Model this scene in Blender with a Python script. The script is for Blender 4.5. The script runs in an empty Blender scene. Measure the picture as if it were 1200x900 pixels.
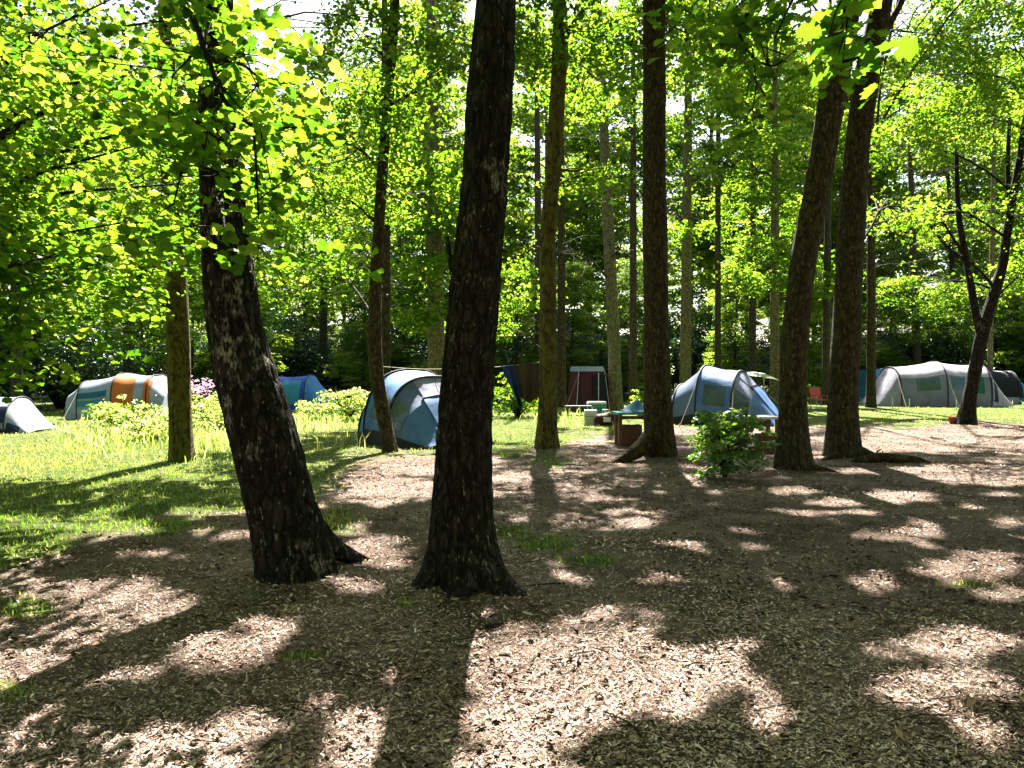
import bpy, math, random
import numpy as np
from mathutils import Vector, Matrix, noise

# ------------------------------------------------------------------ camera, sky, sun, exposure
sc = bpy.context.scene
COL = sc.collection
CAM_H, F, HOR = 1.6, 902.0, 435.0          # eye height, focal length in photo pixels, horizon row
cam = bpy.data.cameras.new('camera'); cam.sensor_width = 36; cam.lens = F / 1200 * 36
cam.clip_start = 0.05; cam.clip_end = 2000
co = bpy.data.objects.new('camera', cam); COL.objects.link(co)
co.location = (0, 0, CAM_H); co.rotation_euler = (math.radians(90) - math.atan(15 / F), 0, 0)
sc.camera = co

SUN_EL, SUN_AZ = math.radians(52), math.radians(5)     # azimuth from +Y towards +X
S = np.array([math.sin(SUN_AZ) * math.cos(SUN_EL), math.cos(SUN_AZ) * math.cos(SUN_EL), math.sin(SUN_EL)])
w = bpy.data.worlds.new('World'); sc.world = w; w.use_nodes = True
nt = w.node_tree; nt.nodes.clear()
sky = nt.nodes.new('ShaderNodeTexSky'); sky.sky_type = 'NISHITA'; sky.sun_disc = False
sky.sun_elevation = SUN_EL; sky.sun_rotation = SUN_AZ; sky.air_density = 1.0; sky.dust_density = 2.5; sky.ozone_density = 1.0
bg = nt.nodes.new('ShaderNodeBackground'); bg.inputs[1].default_value = 0.05
ow = nt.nodes.new('ShaderNodeOutputWorld')
nt.links.new(sky.outputs[0], bg.inputs[0]); nt.links.new(bg.outputs[0], ow.inputs[0])
sl = bpy.data.lights.new('sun', 'SUN'); sl.energy = 5.0; sl.angle = math.radians(0.53); sl.color = (1.0, 0.94, 0.86)
so = bpy.data.objects.new('sun', sl); COL.objects.link(so)
so.rotation_euler = Vector(S).to_track_quat('Z', 'Y').to_euler(); so.location = (0, 0, 40)
sc.view_settings.view_transform = 'Standard'; sc.view_settings.look = 'None'
sc.view_settings.exposure = 2.95; sc.view_settings.gamma = 1.0
sc.render.engine = 'CYCLES'
cy = sc.cycles
cy.max_bounces = 7; cy.diffuse_bounces = 4; cy.glossy_bounces = 2; cy.transmission_bounces = 4; cy.transparent_max_bounces = 4
cy.caustics_reflective = False; cy.caustics_refractive = False; cy.use_denoising = True
cy.sample_clamp_indirect = 6.0

R = np.random.default_rng(7)
rnd = random.Random(11)

# ------------------------------------------------------------------ helpers
def wp(px, py, Y):
    return np.array([(px - 600) / F * Y, Y, CAM_H - (py - HOR) / F * Y])
def gp(px, py):
    Y = CAM_H * F / (py - HOR); return np.array([(px - 600) / F * Y, Y, 0.0])
def frac(a): return a - np.floor(a)
def hsh(i, j, s): return frac(np.sin(i * 127.1 + j * 311.7 + s * 74.7) * 43758.5453)
def vnoise(x, y, s=0):
    xi, yi = np.floor(x), np.floor(y); u, v = x - xi, y - yi
    u = u * u * (3 - 2 * u); v = v * v * (3 - 2 * v)
    a = hsh(xi, yi, s); b = hsh(xi + 1, yi, s); c = hsh(xi, yi + 1, s); d = hsh(xi + 1, yi + 1, s)
    return (a * (1 - u) + b * u) * (1 - v) + (c * (1 - u) + d * u) * v
def fbm(x, y, s=0, o=3):
    t = 0; a = 0.5; n = 0
    for k in range(o):
        t = t + a * vnoise(x, y, s + k * 3.3); n += a; a *= 0.5; x = x * 2.03; y = y * 2.03
    return t / n
def ground_h(x, y):
    x = np.asarray(x, float); y = np.asarray(y, float)
    m = 0
    for cx, cy_, a_ in ((-1.68, 5.95, .07), (-.36, 5.66, .07), (2.7, 14, .08), (4.5, 12.3, .08), (6.1, 14.1, .09), (.7, 15.5, .06)):
        m = m + a_ * np.exp(-((x - cx) ** 2 + (y - cy_) ** 2) / .22)
    return m + (fbm(x * 0.55, y * 0.55, 2) - 0.5) * 0.09 + (fbm(x * 3.0, y * 3.0, 5, 2) - 0.5) * 0.03 * np.clip(1.6 - y / 16, 0, 1)
def gh(x, y): return float(ground_h(x, y))

def mesh(name, V, Fc, m, parent=None, smooth=False, attrs=None, loc=None):
    """V Nx3, Fc: int array MxK, or list of lists."""
    me = bpy.data.meshes.new(name)
    V = np.asarray(V, np.float32)
    if isinstance(Fc, np.ndarray):
        k = Fc.shape[1]; n = Fc.shape[0]
        me.vertices.add(len(V)); me.vertices.foreach_set('co', V.ravel())
        me.loops.add(n * k); me.loops.foreach_set('vertex_index', Fc.astype(np.int32).ravel())
        me.polygons.add(n); me.polygons.foreach_set('loop_start', np.arange(0, n * k, k, dtype=np.int32))
        me.update(calc_edges=True)
    else:
        me.from_pydata([tuple(v) for v in V], [], Fc); me.update()
    if attrs:
        for an, (dom, arr) in attrs.items():
            a = me.attributes.new(an, 'FLOAT', dom); a.data.foreach_set('value', np.asarray(arr, np.float32))
    if smooth: me.polygons.foreach_set('use_smooth', np.ones(len(me.polygons), bool))
    me.materials.append(m)
    o = bpy.data.objects.new(name, me); COL.objects.link(o)
    if parent is not None: o.parent = parent
    if loc is not None: o.location = loc
    return o
def tag(o, label=None, cat=None, group=None, kind=None):
    if label: o['label'] = label
    if cat: o['category'] = cat
    if group: o['group'] = group
    if kind: o['kind'] = kind
    return o
def thing(name, label, cat, loc=(0, 0, 0), rz=0, group=None):
    o = bpy.data.objects.new(name, None); COL.objects.link(o)
    o.location = loc; o.rotation_euler = (0, 0, rz); o.empty_display_size = 0.2
    return tag(o, label, cat, group)
def copy_tree(o, parent=None):
    c = o.copy(); COL.objects.link(c); c.parent = parent
    for ch in list(o.children): copy_tree(ch, c)
    return c

class MB:
    """collects simple shapes into one mesh"""
    def __init__(s): s.v = []; s.f = []
    def add(s, V, Fc):
        b = len(s.v); s.v += [tuple(p) for p in V]; s.f += [[b + i for i in f] for f in Fc]; return s
    def box(s, c, d, rz=0, rx=0, ry=0, taper=1.0):
        M = Matrix.Rotation(rz, 3, 'Z') @ Matrix.Rotation(ry, 3, 'Y') @ Matrix.Rotation(rx, 3, 'X')
        P = []
        for z in (-1, 1):
            t = taper if z > 0 else 1.0
            for x, y in ((-1, -1), (1, -1), (1, 1), (-1, 1)):
                P.append(Vector(c) + M @ Vector((x * d[0] / 2 * t, y * d[1] / 2 * t, z * d[2] / 2)))
        return s.add(P, [[3, 2, 1, 0], [4, 5, 6, 7], [0, 1, 5, 4], [1, 2, 6, 5], [2, 3, 7, 6], [3, 0, 4, 7]])
    def tube(s, pts, r, n=6):
        V, Q = tube(pts, r if hasattr(r, '__len__') else [r] * len(pts), n, caps=True)
        return s.add(V, Q)
    def lathe(s, prof, n=20, c=(0, 0, 0)):
        V = []; Q = []
        for r, z in prof:
            for k in range(n):
                a = 2 * math.pi * k / n; V.append((c[0] + r * math.cos(a), c[1] + r * math.sin(a), c[2] + z))
        for i in range(len(prof) - 1):
            for k in range(n):
                Q.append([i * n + k, i * n + (k + 1) % n, (i + 1) * n + (k + 1) % n, (i + 1) * n + k])
        return s.add(V, Q)
    def build(s, name, m, parent=None, smooth=False): return mesh(name, s.v, s.f, m, parent, smooth)

def frames(P):
    P = np.asarray(P, float); T = np.gradient(P, axis=0); T /= np.linalg.norm(T, axis=1)[:, None] + 1e-9
    ref = np.array([0.0, 1.0, 0.0]) if abs(T[0][1]) < 0.8 else np.array([1.0, 0, 0])
    A = []; 
    a = np.cross(T[0], ref); a /= np.linalg.norm(a)
    for t in T:
        a = a - t * a.dot(t); a /= np.linalg.norm(a) + 1e-9; A.append(a.copy())
    A = np.array(A); B = np.cross(T, A); return P, T, A, B
def tube(P, r, n=6, caps=False):
    P, T, A, B = frames(P); r = np.asarray(r, float)
    th = np.arange(n) * 2 * math.pi / n
    V = P[:, None] + r[:, None, None] * (np.cos(th)[None, :, None] * A[:, None] + np.sin(th)[None, :, None] * B[:, None])
    m = len(P); Q = []
    for i in range(m - 1):
        for k in range(n): Q.append([i * n + k, i * n + (k + 1) % n, (i + 1) * n + (k + 1) % n, (i + 1) * n + k])
    if caps: Q.append(list(range(n))[::-1]); Q.append([(m - 1) * n + k for k in range(n)])
    return V.reshape(-1, 3), Q
def spline(pts, n):
    pts = np.asarray(pts, float); d = np.r_[0, np.cumsum(np.linalg.norm(np.diff(pts[:, :3], axis=0), axis=1))]
    t = np.linspace(0, d[-1], n)
    out = np.stack([np.interp(t, d, pts[:, k]) for k in range(pts.shape[1])], 1)
    k = max(3, n // (len(pts) * 2)) | 1
    for _ in range(2):
        pad = np.pad(out, ((k // 2, k // 2), (0, 0)), mode='reflect', reflect_type='odd')
        out = np.stack([np.convolve(pad[:, c], np.ones(k) / k, 'valid') for c in range(out.shape[1])], 1)
    return out

# ------------------------------------------------------------------ materials
def newmat(name):
    m = bpy.data.materials.new(name); m.use_nodes = True; t = m.node_tree; t.nodes.clear()
    o = t.nodes.new('ShaderNodeOutputMaterial'); return m, t, o
def N(t, ty, **kw):
    n = t.nodes.new(ty)
    for k, v in kw.items(): setattr(n, k, v)
    return n
def ramp(t, fac, stops):
    r = N(t, 'ShaderNodeValToRGB'); e = r.color_ramp.elements
    while len(e) < len(stops): e.new(0.5)
    for el, (p, c) in zip(e, stops): el.position = p; el.color = (*c, 1)
    t.links.new(fac, r.inputs[0]); return r.outputs[0]
def noisetex(t, vec, scale, detail=3, rough=0.55, w=None):
    n = N(t, 'ShaderNodeTexNoise'); n.inputs['Scale'].default_value = scale; n.inputs['Detail'].default_value = detail
    n.inputs['Roughness'].default_value = rough
    if vec is not None: t.links.new(vec, n.inputs['Vector'])
    return n.outputs['Fac']
def mapping(t, scale=(1, 1, 1), kind='Object'):
    tc = N(t, 'ShaderNodeTexCoord'); mp = N(t, 'ShaderNodeMapping'); mp.inputs['Scale'].default_value = scale
    t.links.new(tc.outputs[kind], mp.inputs[0]); return mp.outputs[0]
def mixc(t, fac, a, b, mode='MIX'):
    n = N(t, 'ShaderNodeMix', data_type='RGBA', blend_type=mode)
    for s, v in ((0, fac), (6, a), (7, b)):
        if hasattr(v, 'links'): t.links.new(v, n.inputs[s])
        else: n.inputs[s].default_value = v if s == 0 else (*v, 1)
    return n.outputs[2]

def leaf_mat(name, dk, md, br, tdk, tmd, tbr, trans=0.5, gloss=0.07, rough=0.4, src='tint'):
    m, t, o = newmat(name)
    if src == 'tint': a = N(t, 'ShaderNodeAttribute', attribute_name='tint').outputs['Fac']
    else: a = N(t, 'ShaderNodeObjectInfo').outputs['Random']
    d = N(t, 'ShaderNodeBsdfDiffuse'); tr = N(t, 'ShaderNodeBsdfTranslucent'); g = N(t, 'ShaderNodeBsdfGlossy')
    t.links.new(ramp(t, a, [(0, dk), (0.5 if src == 'tint' else .65, md), (1, br)]), d.inputs[0])
    t.links.new(ramp(t, a, [(0, tdk), (0.5 if src == 'tint' else .65, tmd), (1, tbr)]), tr.inputs[0])
    g.inputs['Roughness'].default_value = rough; g.inputs[0].default_value = (1, 1, 1, 1)
    m1 = N(t, 'ShaderNodeMixShader'); m1.inputs[0].default_value = trans
    m2 = N(t, 'ShaderNodeMixShader'); m2.inputs[0].default_value = gloss
    L = t.links.new; L(d.outputs[0], m1.inputs[1]); L(tr.outputs[0], m1.inputs[2]); L(m1.outputs[0], m2.inputs[1]); L(g.outputs[0], m2.inputs[2])
    L(m2.outputs[0], o.inputs[0]); return m
GREEN = dict(dk=(.022, .052, .006), md=(.048, .092, .009), br=(.085, .125, .016), trans=.6, gloss=.014,
             tdk=(.055, .16, .006), tmd=(.165, .33, .011), tbr=(.44, .54, .045))
M = {}
M['leaf'] = leaf_mat('sunlit_leaf', **GREEN)
M['leaf_one'] = leaf_mat('single_leaf', **GREEN, src='obj')
M['leaf_oak'] = leaf_mat('oak_leaf', (.025, .065, .010), (.045, .10, .014), (.07, .13, .02), (.06, .17, .006), (.15, .31, .010), (.38, .50, .03), trans=.58, gloss=.012, src='obj')
M['leaf_far'] = leaf_mat('far_leaf', (.035, .08, .012), (.070, .13, .018), (.12, .17, .025), (.08, .18, .008), (.21, .36, .018), (.50, .57, .055), trans=.6, gloss=.03)
M['leaf_dark'] = leaf_mat('evergreen_leaf', (.012, .03, .010), (.02, .05, .012), (.035, .075, .018), (.02, .06, .008), (.04, .11, .012), (.07, .16, .02), trans=.3, gloss=.05, rough=.35)
M['leaf_holly'] = leaf_mat('glossy_shrub_leaf', (.04, .085, .02), (.07, .13, .03), (.13, .19, .05), (.08, .22, .02), (.18, .38, .03), (.36, .52, .07), trans=.4, gloss=.05, rough=.4)
M['weed'] = leaf_mat('weed_leaf', (.06, .12, .02), (.11, .18, .03), (.22, .25, .07), (.20, .36, .04), (.42, .54, .09), (.70, .70, .22), trans=.55, gloss=.04)
M['grassblade'] = leaf_mat('grass_blade', (.035, .085, .010), (.085, .15, .016), (.20, .22, .05), (.10, .26, .015), (.32, .50, .03), (.66, .66, .13), trans=.5, gloss=.05)
M['blossom'] = leaf_mat('blossom', (.45, .25, .42), (.62, .38, .55), (.75, .6, .68), (.4, .2, .35), (.5, .3, .45), (.6, .45, .55), trans=.4, gloss=.0)

def bark_mat(name, dark, mid, lichen, moss, lich_amt=.62, moss_amt=.5, sc_=1.0, fleck=.72):
    m, t, o = newmat(name); L = t.links.new
    v = mapping(t, (9 * sc_, 9 * sc_, 3.4 * sc_)); v2 = mapping(t, (1, 1, .6))
    n1 = noisetex(t, v, 2.2, 6, .7); n2 = noisetex(t, v2, 9, 4, .6); n3 = noisetex(t, v2, 3.2, 4, .7); n4 = noisetex(t, v, 7, 3, .6); n5 = noisetex(t, v, 4.5, 2, .5)
    # cracked plates: cells stretched along the stem, edges pulled about by noise
    wn = N(t, 'ShaderNodeTexNoise'); wn.inputs['Scale'].default_value = 1.6; wn.inputs['Detail'].default_value = 3; L(v, wn.inputs['Vector'])
    ad = N(t, 'ShaderNodeMixRGB', blend_type='ADD'); ad.inputs[0].default_value = .9; L(v, ad.inputs[1]); L(wn.outputs['Color'], ad.inputs[2])
    vo = N(t, 'ShaderNodeTexVoronoi', feature='DISTANCE_TO_EDGE'); vo.inputs['Scale'].default_value = 1.9; L(ad.outputs[0], vo.inputs['Vector'])
    crack = ramp(t, vo.outputs['Distance'], [(.0, (0, 0, 0)), (.22, (1, 1, 1))])
    c = ramp(t, n1, [(.34, dark), (.52, mid), (.70, tuple(x * 2.4 for x in mid))])
    c = mixc(t, crack, dark, c)
    lf = ramp(t, n3, [(lich_amt, (0, 0, 0)), (lich_amt + .07, (1, 1, 1))])
    lf2 = ramp(t, n4, [(.45, (0, 0, 0)), (.6, (1, 1, 1))])
    mf = N(t, 'ShaderNodeMath', operation='MULTIPLY'); L(lf, mf.inputs[0]); L(lf2, mf.inputs[1])
    c = mixc(t, mf.outputs[0], c, lichen)
    c = mixc(t, ramp(t, n5, [(fleck, (0, 0, 0)), (fleck + .05, (1, 1, 1))]), c, tuple(x * .7 for x in lichen))
    ms = ramp(t, n2, [(moss_amt, (0, 0, 0)), (moss_amt + .25, (1, 1, 1))])
    c = mixc(t, ms, c, moss)
    b = N(t, 'ShaderNodeBsdfPrincipled'); L(c, b.inputs['Base Color']); b.inputs['Roughness'].default_value = .9
    b.inputs['Specular IOR Level'].default_value = .2
    h = N(t, 'ShaderNodeMath', operation='MULTIPLY_ADD'); L(crack, h.inputs[0]); h.inputs[1].default_value = .6; L(n1, h.inputs[2])
    bp = N(t, 'ShaderNodeBump'); bp.inputs['Strength'].default_value = 1.0; bp.inputs['Distance'].default_value = .03
    L(h.outputs[0], bp.inputs['Height']); L(bp.outputs[0], b.inputs['Normal']); L(b.outputs[0], o.inputs[0]); return m
M['bark_birch'] = bark_mat('cracked_dark_bark', (.004, .003, .0025), (.028, .022, .016), (.34, .31, .25), (.03, .034, .010), .57, .66, .9, .66)
M['bark_oak'] = bark_mat('furrowed_oak_bark', (.004, .0032, .0025), (.028, .023, .015), (.26, .24, .18), (.028, .034, .010), .59, .64, 1.0, .665)
M['bark_brown'] = bark_mat('brown_bark', (.016, .011, .005), (.075, .054, .027), (.19, .16, .09), (.075, .068, .016), .70, .48)
M['bark_olive'] = bark_mat('algae_bark', (.025, .019, .006), (.095, .076, .026), (.24, .21, .09), (.15, .135, .022), .70, .40)
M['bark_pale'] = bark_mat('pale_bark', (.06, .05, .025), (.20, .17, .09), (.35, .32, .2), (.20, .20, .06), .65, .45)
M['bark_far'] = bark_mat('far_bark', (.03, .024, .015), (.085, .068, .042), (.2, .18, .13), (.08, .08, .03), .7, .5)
M['twig'] = bark_mat('twig_bark', (.02, .015, .010), (.05, .038, .024), (.1, .09, .06), (.05, .05, .02), .8, .6)

def cloth(name, c, rough=.65, trans=0.25, var=.25, spec=.3, bump=.3):
    m, t, o = newmat(name); L = t.links.new
    v = mapping(t, (1, 1, 1)); n = noisetex(t, v, 3.0, 4, .6); nf = noisetex(t, v, 14, 3, .6)
    col = ramp(t, n, [(.3, tuple(x * (1 - var) for x in c)), (.7, tuple(min(1, x * (1 + var * .5)) for x in c))])
    b = N(t, 'ShaderNodeBsdfPrincipled'); L(col, b.inputs['Base Color']); b.inputs['Roughness'].default_value = rough
    b.inputs['Specular IOR Level'].default_value = spec
    bp = N(t, 'ShaderNodeBump'); bp.inputs['Strength'].default_value = bump; bp.inputs['Distance'].default_value = .04
    L(n, bp.inputs['Height']); L(bp.outputs[0], b.inputs['Normal'])
    if trans > 0:
        tr = N(t, 'ShaderNodeBsdfTranslucent'); L(col, tr.inputs[0]); mx = N(t, 'ShaderNodeMixShader'); mx.inputs[0].default_value = trans
        L(b.outputs[0], mx.inputs[1]); L(tr.outputs[0], mx.inputs[2]); L(mx.outputs[0], o.inputs[0])
    else: L(b.outputs[0], o.inputs[0])
    return m
def solid(name, c, rough=.5, metal=0, var=.2, scale=8):
    m, t, o = newmat(name); L = t.links.new
    n = noisetex(t, mapping(t), scale, 4, .6)
    col = ramp(t, n, [(.3, tuple(x * (1 - var) for x in c)), (.7, tuple(min(1, x * (1 + var)) for x in c))])
    b = N(t, 'ShaderNodeBsdfPrincipled'); L(col, b.inputs['Base Color']); b.inputs['Roughness'].default_value = rough; b.inputs['Metallic'].default_value = metal
    L(b.outputs[0], o.inputs[0]); return m
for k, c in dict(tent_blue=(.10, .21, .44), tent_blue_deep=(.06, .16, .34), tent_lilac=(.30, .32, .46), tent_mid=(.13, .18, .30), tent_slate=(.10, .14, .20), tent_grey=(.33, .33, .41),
                 tent_roof_lit=(.52, .46, .54), tent_dim=(.19, .20, .25), royal=(.02, .10, .42), royal_light=(.07, .26, .60), teal=(.02, .14, .24), white=(.30, .35, .42),
                 orange=(.62, .17, .03), navy=(.012, .02, .07), maroon=(.07, .012, .018), black=(.008, .009, .012), tarp=(.34, .36, .26),
                 towel_blue=(.02, .055, .17), towel_brown=(.07, .055, .03), teal2=(.05, .28, .38), green=(.015, .14, .09), tarp_blue=(.05, .20, .36)).items():
    M[k] = cloth('fabric_' + k, c)
M['sleeve'] = cloth('pole_sleeve_fabric', (.012, .015, .025), trans=0)
M['window'] = cloth('tent_window_film', (.06, .10, .11), rough=.15, trans=.1, spec=.6, bump=.1)
M['rope'] = solid('rope', (.30, .27, .16), .8)
M['metal'] = solid('pole_metal', (.35, .35, .36), .35, .8)
M['wood'] = solid('weathered_wood', (.16, .09, .045), .8, var=.4)
M['red'] = solid('red_enamel', (.52, .045, .025), .45, var=.25)
M['terracotta'] = solid('terracotta', (.42, .10, .045), .7)
M['whiteplastic'] = solid('white_plastic', (.62, .63, .60), .5, var=.1)
M['tealplastic'] = solid('teal_plastic', (.05, .30, .33), .45)
M['darkplastic'] = solid('dark_plastic', (.02, .02, .022), .5)
M['crate'] = solid('brown_crate', (.13, .045, .025), .7)

# ------------------------------------------------------------------ where the photograph shows sun on the ground (drives gaps in the canopy)
LIT = [(700, 780, 165, 62), (590, 850, 62, 80), (650, 850, 80, 30), (415, 865, 48, 55), (255, 760, 72, 24), (310, 735, 38, 16), (285, 850, 55, 24), (545, 895, 30, 30),
       (65, 690, 85, 11), (150, 716, 60, 9), (45, 730, 60, 9), (110, 790, 60, 14), (30, 830, 50, 14), (905, 683, 46, 14), (1030, 682, 36, 13), (1140, 668, 62, 20), (1175, 692, 45, 10),
       (1075, 762, 105, 24), (1130, 820, 90, 34), (1000, 830, 36, 12), (1180, 870, 60, 22), (748, 613, 26, 7), (758, 680, 15, 6), (1098, 608, 34, 11), (1062, 582, 62, 7), (962, 602, 30, 5), (1050, 627, 52, 7),
       (1180, 610, 30, 6), (1010, 600, 28, 4), (1120, 560, 70, 5), (1040, 552, 60, 4), (455, 575, 62, 17), (440, 645, 44, 20), (410, 690, 34, 9), (500, 545, 80, 13), (280, 625, 60, 8), (250, 600, 60, 6),
       (85, 622, 115, 17), (60, 545, 170, 21), (200, 515, 150, 14), (230, 560, 40, 5), (600, 498, 60, 20), (690, 512, 70, 10), (400, 490, 70, 14), (980, 588, 40, 5), (700, 585, 18, 4), (880, 640, 24, 4),
       (820, 560, 40, 4), (930, 575, 25, 4), (1180, 760, 40, 14), (330, 655, 40, 8), (170, 650, 60, 7), (20, 655, 40, 6), (560, 720, 30, 8), (1090, 505, 100, 7)]
# sun on tents and clearing, in ground metres (x, y, rx, ry)
LITG = [(11.5, 16.5, 1.6, .5), (8.5, 18.5, 1.4, .5), (13, 19.5, 2, .6), (-2.3, 16, 1.6, 1.6), (5.9, 21.5, 2.4, 1.7), (20, 34.5, 5, 2.5), (-9, 31, 2, 2), (-13.2, 25.5, 2.2, 2.5), (2.6, 26, 2.6, 6), (-7, 22, 3.2, 3.2), (18, 28, 6, 3), (-12.5, 19, 4, 2.2), (24, 34, 3, 3)]
def lit(gx, gy):
    gx = np.asarray(gx); gy = np.asarray(gy)
    out = np.zeros(gx.shape, bool)
    inr = (gy > 2.7) & (gy < 30)
    Yc = np.clip(gy, 2.7, 60); px = 600 + F * gx / Yc; py = HOR + CAM_H * F / Yc
    wob = (fbm(gx * 2.2, gy * 2.2, 9) - .5) * 1.6 + (vnoise(gx * 6.5, gy * 5, 15) - .5) * 1.5
    for cx, cy_, rx, ry in LIT:
        out |= inr & (((px - cx) / rx) ** 2 + ((py - cy_) / ry) ** 2 + wob < 1)
    for cx, cy_, rx, ry in LITG:
        out |= ((gx - cx) / rx) ** 2 + ((gy - cy_) / ry) ** 2 + wob * .5 < 1
    out |= inr & (gy < 15) & (fbm(gx * 2.6, gy * 1.7, 21, 2) > .745)
    away = ~inr | (gy >= 15) | (np.abs(px - 600) > 640)
    out |= away & (fbm(gx * .45, gy * .45, 31) > .60)
    return out

# ------------------------------------------------------------------ ground
GB = np.array([(-400, 700), (0, 668), (100, 640), (200, 622), (290, 608), (380, 596), (430, 572), (480, 548), (560, 530), (640, 530), (700, 512), (800, 500), (1000, 498), (1200, 496), (1600, 494)], float)
PATCH = [(390, 612, 42, 16), (475, 712, 16, 8), (640, 640, 60, 12), (690, 660, 40, 9), (650, 540, 34, 10), (25, 712, 55, 20), (8, 812, 32, 16), (330, 605, 40, 14), (540, 690, 12, 6), (1135, 684, 40, 6), (20, 640, 60, 18), (180, 626, 30, 9), (600, 625, 26, 8), (355, 764, 34, 9)]
def grass_mask(gx, gy):
    gx = np.asarray(gx, float); gy = np.asarray(gy, float)
    Yc = np.clip(gy, 1.5, 400); px = 600 + F * gx / Yc; py = HOR + CAM_H * F / Yc
    b = np.interp(px, GB[:, 0], GB[:, 1])
    g = np.clip((b - py) / (0.10 * (b - HOR)) + .5 + (fbm(gx * 1.3, gy * 1.3, 41) - .5) * 3.0, 0, 1)
    # trodden bare earth between the trunks
    bare = np.exp(-(((px - 470) / 85) ** 2 + ((py - 575) / 42) ** 2)) * 1.3
    g = np.clip(g - bare * (gy < 20), 0, 1)
    for cx, cy_, rx, ry in PATCH:
        e = ((px - cx) / rx) ** 2 + ((py - cy_) / ry) ** 2 + (fbm(gx * 4, gy * 4, 43) - .5) * 1.6
        g = np.maximum(g, np.clip(1.2 - e, 0, 1) * .72)
    return g
def axis(lim, fine, step, growth=1.09):
    a = list(np.arange(0, fine + 1e-6, step)); s = step
    while a[-1] < lim: s *= growth; a.append(a[-1] + s)
    return np.array(a)
ax = axis(320, 9, .075); xs = np.r_[-ax[:0:-1], ax]
ys = np.r_[-axis(60, .5, .3, 1.25)[:0:-1], axis(400, 16, .075)]
GX, GY = np.meshgrid(xs, ys); nx, ny = len(xs), len(ys)
GZ = ground_h(GX, GY)
gm = grass_mask(GX.ravel(), GY.ravel())
idx = np.arange(nx * ny).reshape(ny, nx)
Q = np.stack([idx[:-1, :-1], idx[:-1, 1:], idx[1:, 1:], idx[1:, :-1]], -1).reshape(-1, 4)
def ground_mat():
    m, t, o = newmat('woodland_floor'); L = t.links.new
    v = mapping(t)
    a = N(t, 'ShaderNodeAttribute', attribute_name='grass').outputs['Fac']
    vo = N(t, 'ShaderNodeTexVoronoi'); vo.inputs['Scale'].default_value = 60; 
    mp = mapping(t, (1, 1, 1)); 
    wn = N(t, 'ShaderNodeTexNoise'); wn.inputs['Scale'].default_value = 12; L(mp, wn.inputs['Vector'])
    va = N(t, 'ShaderNodeVectorMath', operation='ADD'); L(mp, va.inputs[0]); L(wn.outputs['Color'], va.inputs[1]); L(va.outputs[0], vo.inputs['Vector'])
    vc = N(t, 'ShaderNodeSeparateColor'); L(vo.outputs['Color'], vc.inputs[0])
    n1 = noisetex(t, v, 1.1, 4, .6); n2 = noisetex(t, v, 60, 4, .7); n3 = noisetex(t, v, 5, 4, .6)
    chip = ramp(t, vc.outputs[0], [(0, (.12, .078, .056)), (.35, (.25, .172, .13)), (.7, (.38, .285, .225)), (1, (.56, .455, .385))])
    fine = ramp(t, n2, [(.3, (.45, .45, .45)), (.65, (1, 1, 1))])
    chip = mixc(t, .8, chip, fine, 'MULTIPLY')
    soil = ramp(t, n1, [(.36, (.45, .38, .31)), (.60, (1, 1, 1))])
    chip = mixc(t, 1, chip, soil, 'MULTIPLY')
    gr = ramp(t, n3, [(.3, (.045, .085, .012)), (.52, (.11, .15, .025)), (.72, (.26, .23, .10))])
    gr = mixc(t, .6, gr, fine, 'MULTIPLY')
    # ragged edge of the turf
    ad = N(t, 'ShaderNodeMath', operation='ADD'); L(a, ad.inputs[0]); mm = N(t, 'ShaderNodeMath', operation='MULTIPLY_ADD'); L(n3, mm.inputs[0]); mm.inputs[1].default_value = 1.2; mm.inputs[2].default_value = -.6
    L(mm.outputs[0], ad.inputs[1])
    msk = ramp(t, ad.outputs[0], [(.35, (0, 0, 0)), (.65, (1, 1, 1))])
    c = mixc(t, msk, chip, gr)
    b = N(t, 'ShaderNodeBsdfPrincipled'); L(c, b.inputs['Base Color']); b.inputs['Roughness'].default_value = .95; b.inputs['Specular IOR Level'].default_value = .15
    bp = N(t, 'ShaderNodeBump'); bp.inputs['Strength'].default_value = .9; bp.inputs['Distance'].default_value = .02
    h = N(t, 'ShaderNodeMath', operation='ADD'); L(vo.outputs['Distance'], h.inputs[0]); L(n2, h.inputs[1]); L(h.outputs[0], bp.inputs['Height'])
    L(bp.outputs[0], b.inputs['Normal']); L(b.outputs[0], o.inputs[0]); return m
ground = mesh('ground', np.stack([GX, GY, GZ], -1).reshape(-1, 3), Q, ground_mat(), smooth=True, attrs={'grass': ('POINT', gm)})
tag(ground, 'woodland floor of brown wood chips giving way to grass', None, None, 'structure')

# ------------------------------------------------------------------ leaves and grass as templates
def outline_leaf(pts, fold=.12):
    """symmetric outline (x>=0 side, from base to tip) -> verts, tris, folded on the midrib"""
    n = len(pts); V = []; T = []
    for x, y in pts: V.append((0, y, -fold * .0)); 
    V = [(0, y, 0) for _, y in pts] + [(x, y, fold * x * 1.0 - .1 * y * y) for x, y in pts] + [(-x, y, fold * x * 1.0 - .1 * y * y) for x, y in pts]
    V = [(a, b, c - (.18 * b * b if i < n else .08 * b * b)) for i, (a, b, c) in enumerate(V)]
    for i in range(n - 1):
        if pts[i][0] or pts[i + 1][0]:
            if pts[i + 1][0]: T += [(i, n + i, n + i + 1), (i, n + i + 1, i + 1), (i, 2 * n + i + 1, 2 * n + i), (i, i + 1, 2 * n + i + 1)]
            else: T += [(i, n + i, i + 1), (i, i + 1, 2 * n + i)]
    return np.array(V, float), np.array(T, int)
RH = (np.array([(0, -.5, 0), (.33, -.05, .10), (0, .5, -.06), (-.33, -.05, .10)]), np.array([(0, 1, 2), (0, 2, 3)]))
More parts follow.
